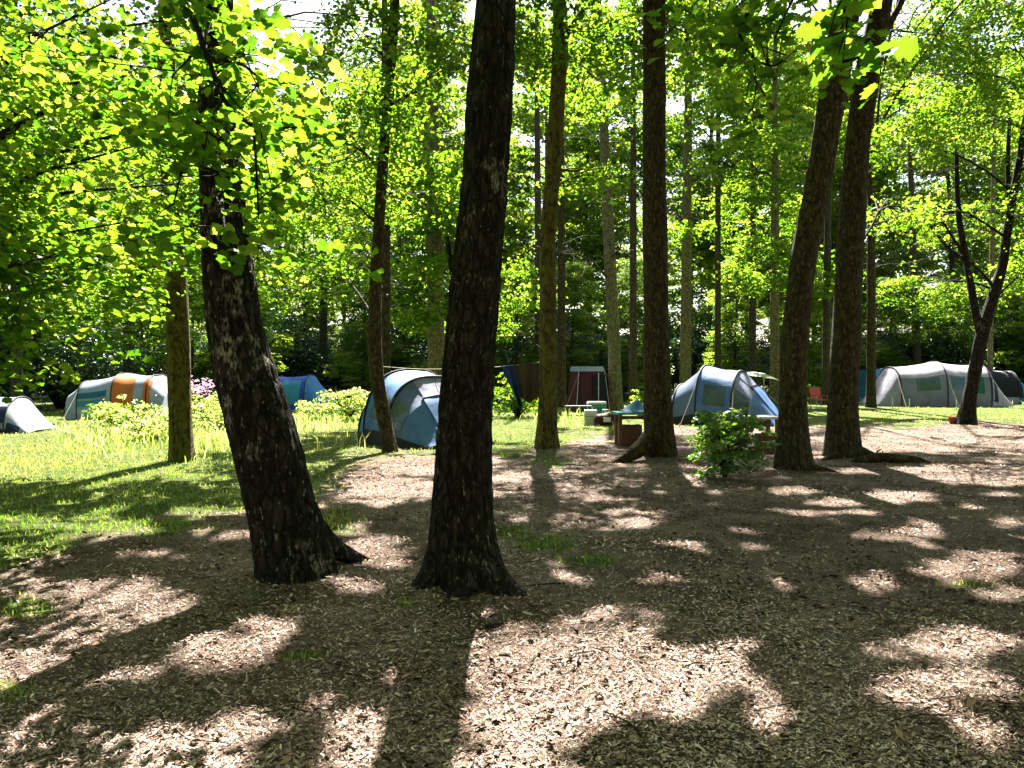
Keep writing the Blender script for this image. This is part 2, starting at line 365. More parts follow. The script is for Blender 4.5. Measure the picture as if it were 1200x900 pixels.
NARROW = (np.array([(0, -.5, 0), (.17, 0, .04), (0, .5, -.08), (-.17, 0, .04)]), np.array([(0, 1, 2), (0, 2, 3)]))
def fan(pts):
    """flat polygon outline round the point 0 -> triangle fan with slight cupping"""
    V = [(0, 0, 0)] + [(x, y, .18 * abs(x) - .22 * y * y) for x, y in pts]; n = len(pts)
    return np.array(V, float), np.array([(0, 1 + i, 1 + (i + 1) % n) for i in range(n)], int)
_h = [(0, -.40), (.14, -.44), (.31, -.40), (.33, -.24), (.46, -.16), (.48, .02), (.37, .10), (.38, .28), (.22, .30), (.16, .44)]
MAPLE = fan(_h + [(0, .52)] + [(-x, y) for x, y in _h[:0:-1]])
OAK = outline_leaf([(0.0, -.55), (.05, -.42), (.16, -.33), (.10, -.25), (.25, -.12), (.15, -.04), (.33, .12), (.19, .20), (.27, .36), (.10, .42), (0, .5)], .15)
OVAL = outline_leaf([(0, -.5), (.16, -.28), (.24, 0), (.17, .28), (0, .5)], .25)

def norm(a): return a / (np.linalg.norm(a, axis=-1, keepdims=True) + 1e-9)
def place(tpl, C, nrm, dr, size):
    """instances of a template at C with normal nrm, direction dr; returns verts, tris"""
    TV, TF = tpl; n = len(C)
    d = norm(dr - nrm * (dr * nrm).sum(1, keepdims=True)); wv = np.cross(d, nrm)
    V = C[:, None] + size[:, None, None] * (TV[None, :, 0:1] * wv[:, None] + TV[None, :, 1:2] * d[:, None] + TV[None, :, 2:3] * nrm[:, None])
    Fc = TF[None] + (np.arange(n) * len(TV))[:, None, None]
    return V.reshape(-1, 3), Fc.reshape(-1, 3)
def rand_dirs(n, tilt=.7, up=1.0):
    nr = norm(np.stack([R.normal(0, tilt, n), R.normal(.35, tilt, n), np.full(n, up)], 1))   # leaves turn a little to the sun
    a = R.uniform(0, 2 * math.pi, n); return nr, np.stack([np.cos(a), np.sin(a), R.normal(-.15, .3, n)], 1)
def sprays(ell, spread=.5, per=26, shell=.45):
    """ellipsoid (c, r, n) -> leaf centres, spray tint; leaves gather in flat drooping sprays"""
    c, r, n = np.array(ell[:3]), np.array(ell[3:6]), int(ell[6])
    k = max(3, n // per)
    u = norm(R.normal(size=(k, 3))) * (R.uniform(shell, 1, (k, 1)) ** .6)
    sc_ = c + u * r
    own = R.integers(0, k, n)
    sp = spread * R.uniform(.6, 1.4, k)
    rr = np.sqrt(R.uniform(0, 1, n)) * sp[own]; a = R.uniform(0, 2 * math.pi, n)
    P = sc_[own] + np.stack([rr * np.cos(a), rr * np.sin(a), R.normal(0, .10, n) * spread - .35 * rr * rr / spread], 1)
    tint = np.clip(.5 + R.normal(0, .18, k)[own] + R.normal(0, .17, n), 0, 1)
    return P, tint, sc_
# openings that let the sun down on to lower leaves (x, y, z, r)
SHAFT = [(-5.4, 7.6, 2.6, 1.4), (-5.2, 7.6, 4.4, 1.3), (-3.9, 7.2, 3.0, 1.7), (-4.6, 7.6, 4.0, 1.5), (-3.2, 7.6, 3.8, 1.3), (-1.75, 5.2, 3.2, .9), (1.05, 2.5, 2.6, .40), (-4.4, 7.4, 1.9, 1.2), (-6.0, 13, 5, 1.6), (-5.0, 12.6, 4.4, 1.0), (-2.0, 15.2, 6.2, 1.6), (-3.4, 15.2, 6.0, 1.5),
         (-3, 25.5, 6, 3), (.8, 16, 6.5, 1.4), (2.2, 30, 7, 3), (8, 15.8, 5, 1.2), (13, 23, 7, 3), (14.5, 23, 5, 2.4), (12, 23, 8, 2.5), (1.3, 15, 8, 1.2), (8.5, 33, 6, 2.5), (16.5, 34, 7, 3), (9, 38, 9, 3), (-6, 14, 6.5, 1.5)]
def shaded(P):
    """False for leaves that would stand in a shaft of sun falling on lower leaves"""
    g = P - S * (P[:, 2:3] / S[2]); k = np.ones(len(P), bool)
    wob = (fbm(g[:, 0] * 1.6, g[:, 1] * 1.6, 83) - .5) * 1.6
    for x, y, z, r in SHAFT:
        q = np.array([x, y, z]) - S * (z / S[2]); d2 = ((g[:, :2] - q[:2]) ** 2).sum(1) / (r * r)
        k &= ~((P[:, 2] > z + r * .8 + .3) & (d2 + wob * min(1, r) < 1))
    return k
def sun_gap(P, tint):
    g = P - S * (P[:, 2:3] / S[2]); k = ~lit(g[:, 0], g[:, 1]) & shaded(P)
    return P[k], tint[k]

def bark_tube(P, r, n, amp, seed, flare=0.0, fh=.6, lobes=5, fr=9.0):
    P, T, A, B = frames(P); m = len(P); th = np.arange(n) * 2 * math.pi / n; V = np.zeros((m, n, 3))
    z0 = P[0][2]
    for i in range(m):
        h = P[i][2] - z0
        fl = flare * math.exp(-max(h - .05, 0) / fh)
        for k in range(n):
            a = th[k]
            lob = .55 + .45 * math.cos(lobes * a + seed) + .3 * math.sin(2 * a + seed * 1.7)
            q = Vector((math.cos(a) * 1.0 * fr * .16, math.sin(a) * fr * .16, h * 1.1 + seed))
            d = noise.noise(Vector((q.x * 3, q.y * 3, q.z * .9))) + .8 * (.5 - 1.6 * abs(noise.noise(Vector((q.x * 6, q.y * 6, q.z * 2.8))))) + .4 * noise.noise(Vector((q.x * 14, q.y * 14, q.z * 9)))
            w_ = noise.noise(Vector((q.x * .5, q.y * .5, h * .8 + seed)))
            rr = r[i] * (1 + fl * max(lob, -.1) + .09 * w_) + amp * d
            V[i, k] = P[i] + rr * (math.cos(a) * A[i] + math.sin(a) * B[i])
    I = np.arange(m * n).reshape(m, n); J = np.roll(I, -1, 1)
    Q = np.stack([I[:-1], J[:-1], J[1:], I[1:]], -1).reshape(-1, 4)
    return V.reshape(-1, 3), Q

def limb(start, end, r0, tips, parent, base, bark, sag=.12, seed=0):
    """a bough from the trunk to a foliage mass with twigs reaching its sprays"""
    rs = np.random.default_rng(int(seed * 10) + 5)
    start, end = np.array(start), np.array(end); L = np.linalg.norm(end - start)
    t = np.linspace(0, 1, 9)[:, None]
    wob = np.cumsum(rs.normal(0, .035 * L, (9, 3)), 0) * t * .6
    P = start + (end - start) * t + wob + np.array([0, 0, 1]) * (sag * L * np.sin(t * math.pi))
    V, Q = tube(P, np.linspace(r0, max(r0 * .3, .012), 9), 7); mb = MB().add(V - base, Q)
    for s in tips:
        i = rs.integers(3, 9); p = P[i]; mid = (p + s) / 2 + rs.normal(0, .06 * L, 3)
        V, Q = tube(np.array([p, mid, s]), [max(r0 * .28, .012), .010 + r0 * .08, .004], 4); mb.add(V - base, Q)
    return mb.build('limb', bark, parent, True)

DENS = 3.4
def tree(name, label, Y, pts, ells, bark='bark_olive', top=None, flare=.35, seg=28, ring=90, amp=.012, group=None, leaf='leaf', size=.11, tpl=RH, spread=.5, per=26,
         gap=True, lobes=5, tips=10, seed=1, forks=(), fh=.35, tilt=.7, roots=()):
    """pts: (px, py, width px) along the trunk as seen in the photo at depth Y; ells: ellipsoids of foliage in metres"""
    q = []
    for p in pts:
        x, y, z = wp(p[0], p[1], Y); q.append((x, y + (p[3] if len(p) > 3 else 0), z, p[2] / F * Y / 2))
    bx, by = q[0][0], q[0][1]; bz = gh(bx, by); q[0] = (bx, by, bz - .12, q[0][3])
    if top:
        dx = (q[-1][0] - q[-2][0]) / max(q[-1][2] - q[-2][2], .1)
        q.append((q[-1][0] + dx * .6 * (top - q[-1][2]), q[-1][1], top, q[-1][3] * .35))
    base = np.array([bx, by, bz]); root = thing(name, label, 'tree', base, 0, group)
    c = spline(q, ring); V, Qd = bark_tube(c[:, :3], c[:, 3], seg, amp, seed, flare, fh, lobes)
    mesh('trunk', V - base, Qd, M[bark], root, True)
    for fk in forks:                                   # visible forks: list of (px, py, width)
        fq = np.array([(*wp(p[0], p[1], Y + (p[3] if len(p) > 3 else 0)), p[2] / F * Y / 2) for p in fk]); fc = spline(fq, 26)
        V, Qd = tube(fc[:, :3], fc[:, 3], 9); mesh('limb', V - base, Qd, M[bark], root, True)
    for rt in roots:                                   # surface roots in metres
        rc = spline(np.array(rt), 24); V, Qd = bark_tube(rc[:, :3], rc[:, 3], 12, .012, seed + 3); mesh('root', V - base, Qd, M[bark], root, True)
    PV, PF, PT, off = [], [], [], 0
    for i, e in enumerate(ells):
        if len(e) < 9: e = (*e[:6], int(e[6] * DENS), *e[7:])
        sp = e[7] if len(e) > 7 else spread; sz = e[8] if len(e) > 8 else size
        P, ti, scn = sprays(e, sp, per)
        if gap: P, ti = sun_gap(P, ti)
        if not len(P): continue
        nr, dr = rand_dirs(len(P), tilt); V, T = place(tpl, P, nr, dr, sz * R.uniform(.7, 1.25, len(P)))
        PV.append(V - base); PF.append(T + off); off += len(V); PT.append(np.repeat(ti, len(tpl[1])))
        hz = min(max(e[2] - .45 * np.linalg.norm(np.array(e[:2]) - base[:2]), bz + 1.5), c[-1][2] - .2)
        j = int(np.argmin(np.abs(c[:, 2] - hz))); r0 = min(c[j][3] * .5, .02 + .014 * max(e[3:6]))
        near = scn[np.argsort(R.uniform(size=len(scn)))[:tips]]
        limb(c[j][:3], e[:3], r0, near, root, base, M[bark if bark != 'bark_pale' else 'bark_far'], seed=seed * 31 + i)
    if PV:
        o = mesh('crown', np.concatenate(PV), np.concatenate(PF), M[leaf], root, False, {'tint': ('FACE', np.concatenate(PT))})
    root['_top'] = float(c[-1][2]); return root, c, base
def E(px, py, Y, rx, ry, rz, n, *k): return (*wp(px, py, Y), rx, ry, rz, n, *k)
def hi(x, y, z, rx, ry, rz, n, sp=.75, sz=.19): return (x, y, z, rx, ry, rz, n, sp, sz)

# ------------------------------------------------------------------ the trees with trunks in the photograph
T1, c1, b1 = tree('birch_tree', 'dark cracked-bark tree leaning left, nearest on the left of the clearing', 5.94,
     [(348, 684, 84), (338, 640, 80), (331, 600, 76), (306, 500, 77), (277, 400, 60), (265, 300, 53), (258, 200, 44), (256, 100, 37), (257, 0, 33)],
     [hi(-2.6, 7.0, 8.2, 2.2, 2.2, 1.6, 2600, .6, .13), hi(-1.5, 5.5, 9.6, 2.0, 2.0, 1.6, 2200, .6, .13)],
     'bark_birch', 10.5, .18, 96, 380, .020, seed=3.1, fh=.22, lobes=4, roots=[[(-1.76, 5.98, .75, .12), (-1.62, 6.0, .45, .13), (-1.50, 5.98, .16, .11), (-1.40, 5.95, -.06, .07)], [(-1.66, 6.1, .42, .12), (-1.48, 6.25, .16, .085), (-1.34, 6.45, .03, .06), (-1.22, 6.6, -.05, .03)]])
T2, c2, b2 = tree('oak_tree', 'tall upright dark oak trunk with flared foot in the foreground centre', 5.66,
     [(544, 692, 84), (541, 640, 68), (541, 600, 64), (545, 500, 63), (551, 400, 58), (559, 300, 56), (570, 200, 53), (575, 100, 49), (581, 0, 44)],
     [hi(-.6, 7.2, 9.0, 2.4, 2.2, 1.6, 2600, .6, .13), hi(.8, 5.8, 10.4, 2.2, 2.2, 1.7, 2400, .6, .13), hi(-.5, 4.6, 8.4, 1.8, 1.8, 1.2, 1200, .6, .13)],
     'bark_oak', 12, .80, 96, 400, .021, seed=5.3, fh=.19, lobes=5, roots=[[(-.42, 5.6, .26, .09), (-.56, 5.57, .07, .07), (-.66, 5.52, -.0, .05), (-.78, 5.46, -.07, .03)], [(-.28, 5.6, .24, .09), (-.14, 5.57, .06, .07), (-.04, 5.52, -.01, .045), (.06, 5.45, -.07, .03)]], forks=[[(534, 330, 10), (527, 300, 7), (524, 278, 5)]])
T3, c3, b3 = tree('oak_tree', 'slim dark trunk with mossy yellow-green lower half right of the centre oak', 15.5,
     [(641, 532, 25), (641, 500, 22), (642, 440, 21), (642, 360, 19), (641, 280, 18), (648, 200, 18), (654, 100, 18), (657, 40, 19), (655, 0, 15)],
     [hi(-.6, 15, 12.2, 3.2, 3, 2.2, 6500), hi(3.4, 17, 13.2, 3.0, 3, 2.2, 6000), hi(-2.5, 17.5, 14, 2.6, 2.6, 2, 5000), hi(1.5, 12.8, 10.4, 2.4, 2.2, 1.4, 4200), hi(-1.2, 20.2, 14.4, 3, 2.4, 1.5, 5500), hi(1.6, 21, 14.8, 2.6, 2.4, 1.5, 5000),
      E(668, 30, 15, 1.2, 1.2, .8, 700), E(612, 70, 16, .8, .9, 1.0, 500), E(700, 95, 17, 1.0, 1.0, .9, 500), E(690, 205, 16, .7, .7, .3, 160)],
     'bark_olive', 14, .35, 28, 100, seed=7.7, forks=[[(660, 48, 9), (672, 30, 7), (688, 8, 6), (700, -20, 5)], [(646, 198, 4), (672, 202, 3), (696, 196, 2)]])
T4, c4, b4 = tree('pine_tree', 'straight brown trunk with a buttress root on its left', 14.0,
     [(774, 541, 37), (772, 510, 32), (770, 450, 31), (767, 300, 28), (766, 200, 27), (765, 0, 25.5)],
     [hi(1.2, 13.5, 11.5, 3, 2.8, 2.2, 6500), hi(4.2, 13.2, 12.4, 3, 2.8, 2.0, 6500), hi(2.5, 16.5, 13.5, 3, 2.8, 2, 5500), hi(2.2, 11.0, 10, 2.2, 2.0, 1.2, 3600), hi(4.2, 20.2, 14.5, 3, 2.4, 1.5, 5500), hi(4.5, 16.6, 13.2, 2.6, 2.2, 1.6, 5000),
      E(800, 40, 15, .8, .9, .7, 260), E(730, 60, 16, .8, .9, .9, 300)],
     'bark_brown', 15, .15, 32, 110, seed=9.2,
     roots=[[(2.70, 13.92, .85, .10), (2.52, 13.78, .48, .15), (2.26, 13.64, .20, .14), (1.95, 13.5, .05, .10), (1.68, 13.4, -.07, .05)]])
T5, c5, b5 = tree('beech_tree', 'brown trunk leaning right, left one of the crossing pair', 12.3,
     [(930, 556, 44), (930, 530, 37), (930, 480, 32), (930, 400, 31), (941, 300, 29), (960, 200, 29), (976, 100, 30), (990, 20, 27), (996, -20, 25)],
     [hi(6.2, 12.4, 11.0, 2.8, 2.6, 1.9, 6000), hi(8.6, 14.2, 12.2, 3, 2.8, 2.0, 5500), hi(5.0, 10.2, 9.2, 2.2, 2.0, 1.1, 3600), hi(8.2, 10.6, 10.0, 2.4, 2.2, 1.4, 4200)],
     'bark_brown', 13, .12, 32, 110, seed=12.5, roots=[[(4.6, 12.2, .12, .08), (4.95, 12.1, .03, .05), (5.2, 12.0, -.04, .03)]])
T6, c6, b6 = tree('beech_tree', 'dark trunk leaning slightly right, right one of the crossing pair', 14.1,
     [(989, 540, 46), (988, 515, 37), (988, 450, 33), (991, 400, 32), (995, 300, 30), (1000, 200, 28), (1011, 100, 28), (1027, 20, 24), (1034, -20, 22)],
     [hi(9.2, 16, 13.2, 3.2, 3, 2.2, 6000), hi(6.4, 17.5, 14.2, 3, 2.8, 2, 5500), hi(11.5, 14.2, 12.0, 2.6, 2.6, 2.0, 5000), hi(7.6, 20.8, 14.8, 3, 2.4, 1.6, 5500), hi(11, 19, 14.2, 3, 2.6, 1.6, 5500), hi(14.5, 17.5, 13.8, 3, 2.6, 1.6, 5000), hi(8.4, 13.2, 11.6, 2.4, 2.2, 1.4, 4200), E(1055, 40, 15, 1.0, 1.0, .8, 420), E(1060, 250, 16, .7, .8, .35, 160)],
     'bark_brown', 15, .18, 32, 110, seed=14.1, forks=[[(1028, 50, 9), (1042, 26, 8), (1054, 4, 7), (1058, -25, 6)], [(1008, 228, 6), (1020, 226, 4), (1030, 224, 3)]],
     roots=[[(6.2, 13.95, .2, .1), (6.55, 13.8, .05, .06), (6.9, 13.7, -.05, .03)], [(5.95, 13.9, .15, .09), (5.6, 13.75, .02, .05), (5.4, 13.6, -.05, .03)]])
T7, c7, b7 = tree('maple_tree', 'small dark forked tree beside the red bucket on the right', 23.0,
     [(1132, 499, 21), (1136, 470, 15), (1144, 425, 14), (1150, 392, 14), (1164, 345, 12), (1174, 310, 10), (1180, 260, 9), (1190, 200, 8), (1200, 130, 6), (1205, 60, 5)],
     [E(1130, 150, 23, 2.2, 2.0, 1.2, 1800), E(1180, 240, 22, 1.4, 1.6, 1.0, 900), E(1070, 250, 23, 1.7, 1.8, .9, 1100), E(1100, 330, 24, 1.5, 1.6, .7, 700), E(1180, 60, 23, 2.0, 2.0, 1.4, 1300),
      E(1090, 90, 23, 1.6, 1.8, 1.0, 900), E(1230, 310, 23, 1.4, 1.5, 1.0, 800), E(1060, 170, 22, 1.2, 1.4, .7, 600), E(1240, 160, 23, 2, 2, 1.5, 1200)],
     'bark_oak', 12.5, .30, 20, 80, size=.12, seed=16.0,
     forks=[[(1150, 396, 10), (1143, 370, 9), (1136, 330, 8), (1130, 300, 7), (1122, 260, 7), (1119, 215, 5), (1118, 160, 4)], [(1129, 305, 5), (1110, 292, 4), (1094, 272, 4), (1082, 258, 3)],
            [(1176, 300, 6), (1180, 240, 5), (1178, 190, 5), (1180, 140, 4)], [(1130, 300, 4), (1112, 275, 3), (1100, 255, 2)], [(1166, 340, 4), (1150, 320, 3), (1134, 306, 2)]])
T8, c8, b8 = tree('oak_tree', 'mossy straight trunk standing on the lit grass at left', 13.7,
     [(213, 545, 27), (212, 520, 24), (210, 450, 25), (209, 400, 25), (207, 300, 23), (203, 230, 22), (200, 150, 20), (199, 60, 18), (198, 0, 17)],
     [hi(-6.0, 13.5, 11.4, 2.8, 2.8, 2, 5200), hi(-8.5, 12.0, 10.6, 2.6, 2.6, 1.8, 4200), hi(-4.2, 11.5, 10.2, 2.4, 2.2, 1.5, 4000), hi(-7, 16.5, 13, 3, 3, 2, 4500),
      E(170, 210, 13, 1.3, 1.2, .9, 900), E(250, 250, 12.6, .9, .9, .8, 520), E(140, 340, 13, 1.1, 1.1, .5, 420), E(330, 110, 14, 1.2, 1.2, 1.0, 700), E(400, 30, 15, 1.0, 1.0, .8, 450), E(225, 30, 13, 1.0, 1.0, 1.0, 600), E(40, 30, 13, 1.2, 1.2, 1.0, 700), E(110, 120, 13, 1.2, 1.2, 1, 800), E(300, 230, 14, .9, .9, .8, 400)],
     'bark_olive', 13.5, .28, 28, 90, seed=18.4)
T9, c9, b9 = tree('oak_tree', 'thin curved trunk in front of the near blue tent, washing line tied to it', 15.2,
     [(457, 531, 19), (454, 510, 16), (448, 480, 16), (441, 440, 16), (439, 400, 16), (440, 340, 14), (442, 300, 13), (445, 260, 13), (450, 180, 12), (458, 100, 12), (464, 0, 11)],
     [hi(-3.4, 15.5, 11.5, 2.8, 2.6, 2, 5200), hi(-1.6, 13.0, 11.0, 2.4, 2.2, 1.6, 4200), hi(-4.8, 17.5, 13, 2.8, 2.6, 2, 4600),
      E(400, 170, 15, 1.3, 1.2, 1.0, 760), E(490, 110, 15, 1.2, 1.2, 1.2, 820), E(430, 60, 15, 1.4, 1.3, .9, 820), E(480, 230, 16, 1.0, 1.0, .6, 360), E(370, 230, 16, 1.2, 1.2, .8, 520), E(385, 320, 17, 1.2, 1.2, .6, 420)],
     'bark_brown', 13.5, .3, 24, 90, seed=20.9)

FARG = 'trees in the wood behind the tents'
def far_trunk(name, label, px, base_py, wpx, Y, top_px, ells, bark, seed, top=None, **k):
    H = (top or 16); pyt = HOR - (H - CAM_H) / Y * F
    mid = (px + top_px) / 2
    return tree(name, label, Y, [(px, base_py, wpx * 1.15), (px, base_py - 20, wpx), (mid, (base_py + pyt) / 2, wpx * .85), (top_px, pyt, wpx * .4)], ells, bark, None, .25, 14, 40, .012, None, 'leaf', .17, seed=seed, tips=8, **k)
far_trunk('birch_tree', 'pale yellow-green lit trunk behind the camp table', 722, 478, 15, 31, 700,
          [E(690, 160, 31, 3, 2.6, 2.4, 2600), E(750, 60, 31, 3.2, 2.8, 3, 2600), E(660, 290, 30, 2.2, 2, 1.3, 1300), E(730, 290, 30, 1.6, 2, 1.2, 900), E(640, 60, 31, 2.6, 2.5, 2.6, 1800)], 'bark_pale', 31, 17)
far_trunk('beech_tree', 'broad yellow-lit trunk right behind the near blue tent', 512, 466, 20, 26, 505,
          [E(500, 340, 25, 2.4, 2.2, 1.4, 1900), E(470, 220, 26, 2.8, 2.6, 2.0, 2600), E(540, 200, 26, 2.2, 2.4, 2.2, 1700), E(480, 90, 27, 3, 2.8, 2.4, 2400), E(430, 330, 27, 2.0, 2, 1.1, 1100)], 'bark_pale', 33, 16)
far_trunk('beech_tree', 'brown trunk seen just behind the thin curved one', 452, 478, 12, 22, 452,
          [E(420, 190, 22, 1.8, 1.8, 1.6, 1000), E(500, 150, 22, 1.6, 1.6, 1.6, 900)], 'bark_brown', 35, 14)
far_trunk('pine_tree', 'pale straight trunk behind the right blue tent, left of the slender one', 803, 465, 13, 36, 806,
          [E(800, 110, 36, 3, 2.8, 3, 2400), E(850, 40, 36, 3, 2.8, 3, 2200), E(790, 250, 35, 1.8, 2, 1.2, 700)], 'bark_pale', 37, 20)
far_trunk('pine_tree', 'slender straight bare trunk rising above the right blue tent', 841, 462, 7.5, 38, 840,
          [E(870, 150, 38, 2.8, 2.8, 3, 1900), E(830, 200, 38, 2, 2, 2, 1000)], 'bark_far', 39, 20)
far_trunk('pine_tree', 'dark thin trunk above the olive awning', 882, 462, 8, 40, 881,
          [E(890, 260, 40, 2.8, 2.4, 2.2, 1700), E(900, 100, 40, 3, 3, 3, 1700)], 'bark_far', 41, 18)
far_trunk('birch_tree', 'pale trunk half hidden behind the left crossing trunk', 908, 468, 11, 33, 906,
          [E(895, 310, 32, 1.8, 1.8, 1.3, 1100), E(880, 200, 33, 2.6, 2.4, 2, 1600), hi(6.5, 27, 17.2, 3.2, 3, 1.6, 5500), hi(10.5, 26.5, 17, 3.2, 3, 1.6, 5500), hi(3, 27, 17.2, 3, 3, 1.6, 5000)], 'bark_pale', 43, 16)
far_trunk('beech_tree', 'brown trunk between the right crossing trunk and the grey tent', 1021, 468, 10, 34, 1018,
          [E(1050, 310, 34, 2.6, 2.4, 1.5, 1600), E(1040, 180, 34, 3, 2.8, 2.2, 2000), E(1090, 120, 34, 3, 3, 2.6, 1800), E(1080, 10, 34, 3, 3, 2.2, 1700), E(1140, 30, 34, 2.6, 2.6, 2.2, 1400), hi(14, 26, 16.8, 3.2, 3, 1.6, 5500), hi(17.5, 24.5, 16, 3, 3, 1.6, 5000), hi(12, 22.8, 15.2, 3, 2.4, 1.4, 5000), hi(8, 23.8, 15.6, 3, 2.2, 1.4, 5000)], 'bark_brown', 45, 17)
far_trunk('beech_tree', 'brown trunk just right of the mossy slim trunk', 658, 462, 10, 34, 657,
          [E(620, 330, 34, 2.4, 2.2, 1.5, 1400), E(600, 210, 34, 2.6, 2.4, 2.2, 1800), E(560, 380, 36, 2.0, 2, 1, 900)], 'bark_brown', 47, 18)
far_trunk('pine_tree', 'dark trunk close left of the straight brown one', 742, 465, 9, 32, 741,
          [E(735, 190, 32, 2.2, 2.2, 2.2, 1300)], 'bark_far', 49, 18)
far_trunk('birch_tree', 'slim pale trunk behind the small forked tree', 1160, 462, 6, 40, 1163,
          [E(1150, 270, 40, 3, 2.6, 2, 1700), E(1190, 340, 40, 2.6, 2.4, 1.4, 1300), E(1170, 120, 40, 3.4, 3, 3, 2000)], 'bark_pale', 51, 18)
far_trunk('beech_tree', 'curved dark trunk in the leaves above the grey tent', 1075, 458, 9, 44, 1062,
          [E(1080, 350, 43, 2.8, 2.4, 1.4, 1500), E(1110, 250, 44, 3, 2.8, 2, 1800)], 'bark_far', 53, 17)
far_trunk('beech_tree', 'dark leafy tree behind the white and orange tent', 150, 470, 10, 33, 148,
          [E(120, 330, 32, 3, 2.6, 1.6, 2000), E(60, 230, 33, 3, 2.8, 2.4, 2200), E(200, 200, 33, 3, 2.8, 2.4, 2200), E(170, 380, 30, 2.0, 2, .8, 900), E(280, 340, 33, 2.4, 2.4, 1.5, 1400)], 'bark_far', 55, 17)
far_trunk('beech_tree', 'leafy tree behind the far blue tent', 380, 462, 9, 42, 378,
          [E(340, 330, 41, 3, 2.6, 1.8, 1800), E(400, 260, 42, 3, 2.8, 2.4, 2000), E(320, 200, 42, 3, 2.8, 2.4, 2000), E(390, 120, 42, 3.2, 3, 3, 2000), E(430, 20, 42, 3.0, 3, 3, 1900), E(310, 130, 42, 3, 3, 2.4, 1700)], 'bark_far', 57, 19)
far_trunk('beech_tree', 'tall leafy tree filling the gap above the crossing trunks', 968, 466, 9, 37, 970,
          [E(960, 60, 36, 3.2, 2.8, 3, 2000), E(950, 190, 36, 3, 2.8, 2.4, 1800), E(1010, 300, 36, 2.4, 2.4, 1.6, 1200), E(940, 310, 36, 2, 2.2, 1.6, 1000)], 'bark_far', 61, 20)
far_trunk('beech_tree', 'leafy tree high above the maroon tent', 632, 464, 9, 39, 628,
          [E(610, 40, 38, 3, 2.8, 3, 1900), E(680, 30, 38, 3, 2.8, 3, 1900), E(560, 60, 38, 3, 2.8, 3, 1700)], 'bark_far', 63, 21)
far_trunk('beech_tree', 'slim dark trunk at the far left edge behind the drooping leaves', 20, 475, 12, 26, 18,
          [E(20, 150, 26, 2.4, 2.2, 2.2, 1500), E(60, 60, 26, 2.4, 2.2, 2, 1400), E(-30, 280, 26, 2, 2, 1.6, 1100)], 'bark_far', 59, 15)

# prototypes of the trees deep in the wood, then copies
def proto(seed, H, z0, rad, n, bark, leaf, size, lumps):
    base = np.zeros(3); rt = thing('woodland_tree', 'tall leafy tree', 'tree', (0, 0, 0), 0, FARG)
    rs = np.random.default_rng(seed)
    pth = np.array([(0, 0, -.2), (.1, 0, 3), (.15, .1, H * .5), (rs.normal(0, .4), rs.normal(0, .4), H * .95)])
    c = spline(np.c_[pth, [.24, .2, .15, .04]], 26); V, Qd = bark_tube(c[:, :3], c[:, 3], 10, .012, seed, .3); mesh('trunk', V, Qd, M[bark], rt, True)
    PV, PF, PT, off = [], [], [], 0
    for i in range(lumps):
        f = (i + .5) / lumps; z = z0 + (H - z0) * f; rr = rad * math.sin(math.pi * (.18 + .78 * f)) ** .8
        a = i * 2.4 + rs.normal(0, .5); q = rs.uniform(.35, 1.0) * rr
        lr = rs.uniform(1.0, 1.7)
        e = (q * math.cos(a), q * math.sin(a), z, lr * 1.25, lr * 1.25, lr * .75, n // lumps)
        P, ti, scn = sprays(e, .6, 22); ti = np.clip(ti + rs.normal(0, .15), 0, 1)
        nr, dr = rand_dirs(len(P), .75); V, T = place(RH, P, nr, dr, size * R.uniform(.7, 1.25, len(P)))
        PV.append(V); PF.append(T + off); off += len(V); PT.append(np.repeat(ti, 2))
        j = int(np.argmin(np.abs(c[:, 2] - max(z - .5 * q, 2)))); limb(c[j][:3], e[:3], .05, scn[:5], rt, base, M[bark], seed=seed * 7 + i)
    mesh('crown', np.concatenate(PV), np.concatenate(PF), M[leaf], rt, False, {'tint': ('FACE', np.concatenate(PT))})
    return rt
protos = [proto(101, 25, 5, 4.8, 32000, 'bark_far', 'leaf_far', .27, 34), proto(102, 22, 2.5, 5.0, 32000, 'bark_far', 'leaf_far', .26, 34),
          proto(103, 29, 8, 4.6, 32000, 'bark_far', 'leaf_far', .28, 32), proto(104, 18, 1.2, 4.8, 28000, 'bark_far', 'leaf', .24, 30)]
used = set(); nb = 0
FL = ['tall bare-stemmed tree deep in the wood behind the tents', 'full leafy tree deep in the wood behind the tents', 'very tall high-crowned tree deep in the wood behind the tents', 'bushy low-branched tree deep in the wood behind the tents']
rows = [(57, 12, 7.2), (65, 13, 7.8), (77, 13, 9.2)]
for ri, (Yr, cnt, st) in enumerate(rows):
    for k in range(cnt):
        x = (k - (cnt - 1) / 2) * st + rnd.uniform(-2, 2); y = Yr + rnd.uniform(-3.5, 4)
        pxx = 600 + F * x / y
        j = [0, 1, 2, 1, 3, 0, 1, 2][(k * 3 + ri * 2) % 8] if ri else [1, 3, 0, 3, 1, 2][k % 6]
        if 270 < pxx < 385: j = 3 if ri == 0 else 1     # lower trees under the gap where the sky shows
        o = protos[j] if j not in used else copy_tree(protos[j]); used.add(j)
        o.location = (x, y, gh(x, y)); o.rotation_euler = (0, 0, rnd.uniform(0, 6.28)); s = rnd.uniform(.85, 1.0) if 280 < pxx < 372 else rnd.uniform(1.02, 1.28); o.scale = (s, s, s)
        o['label'] = FL[j]; nb += 1

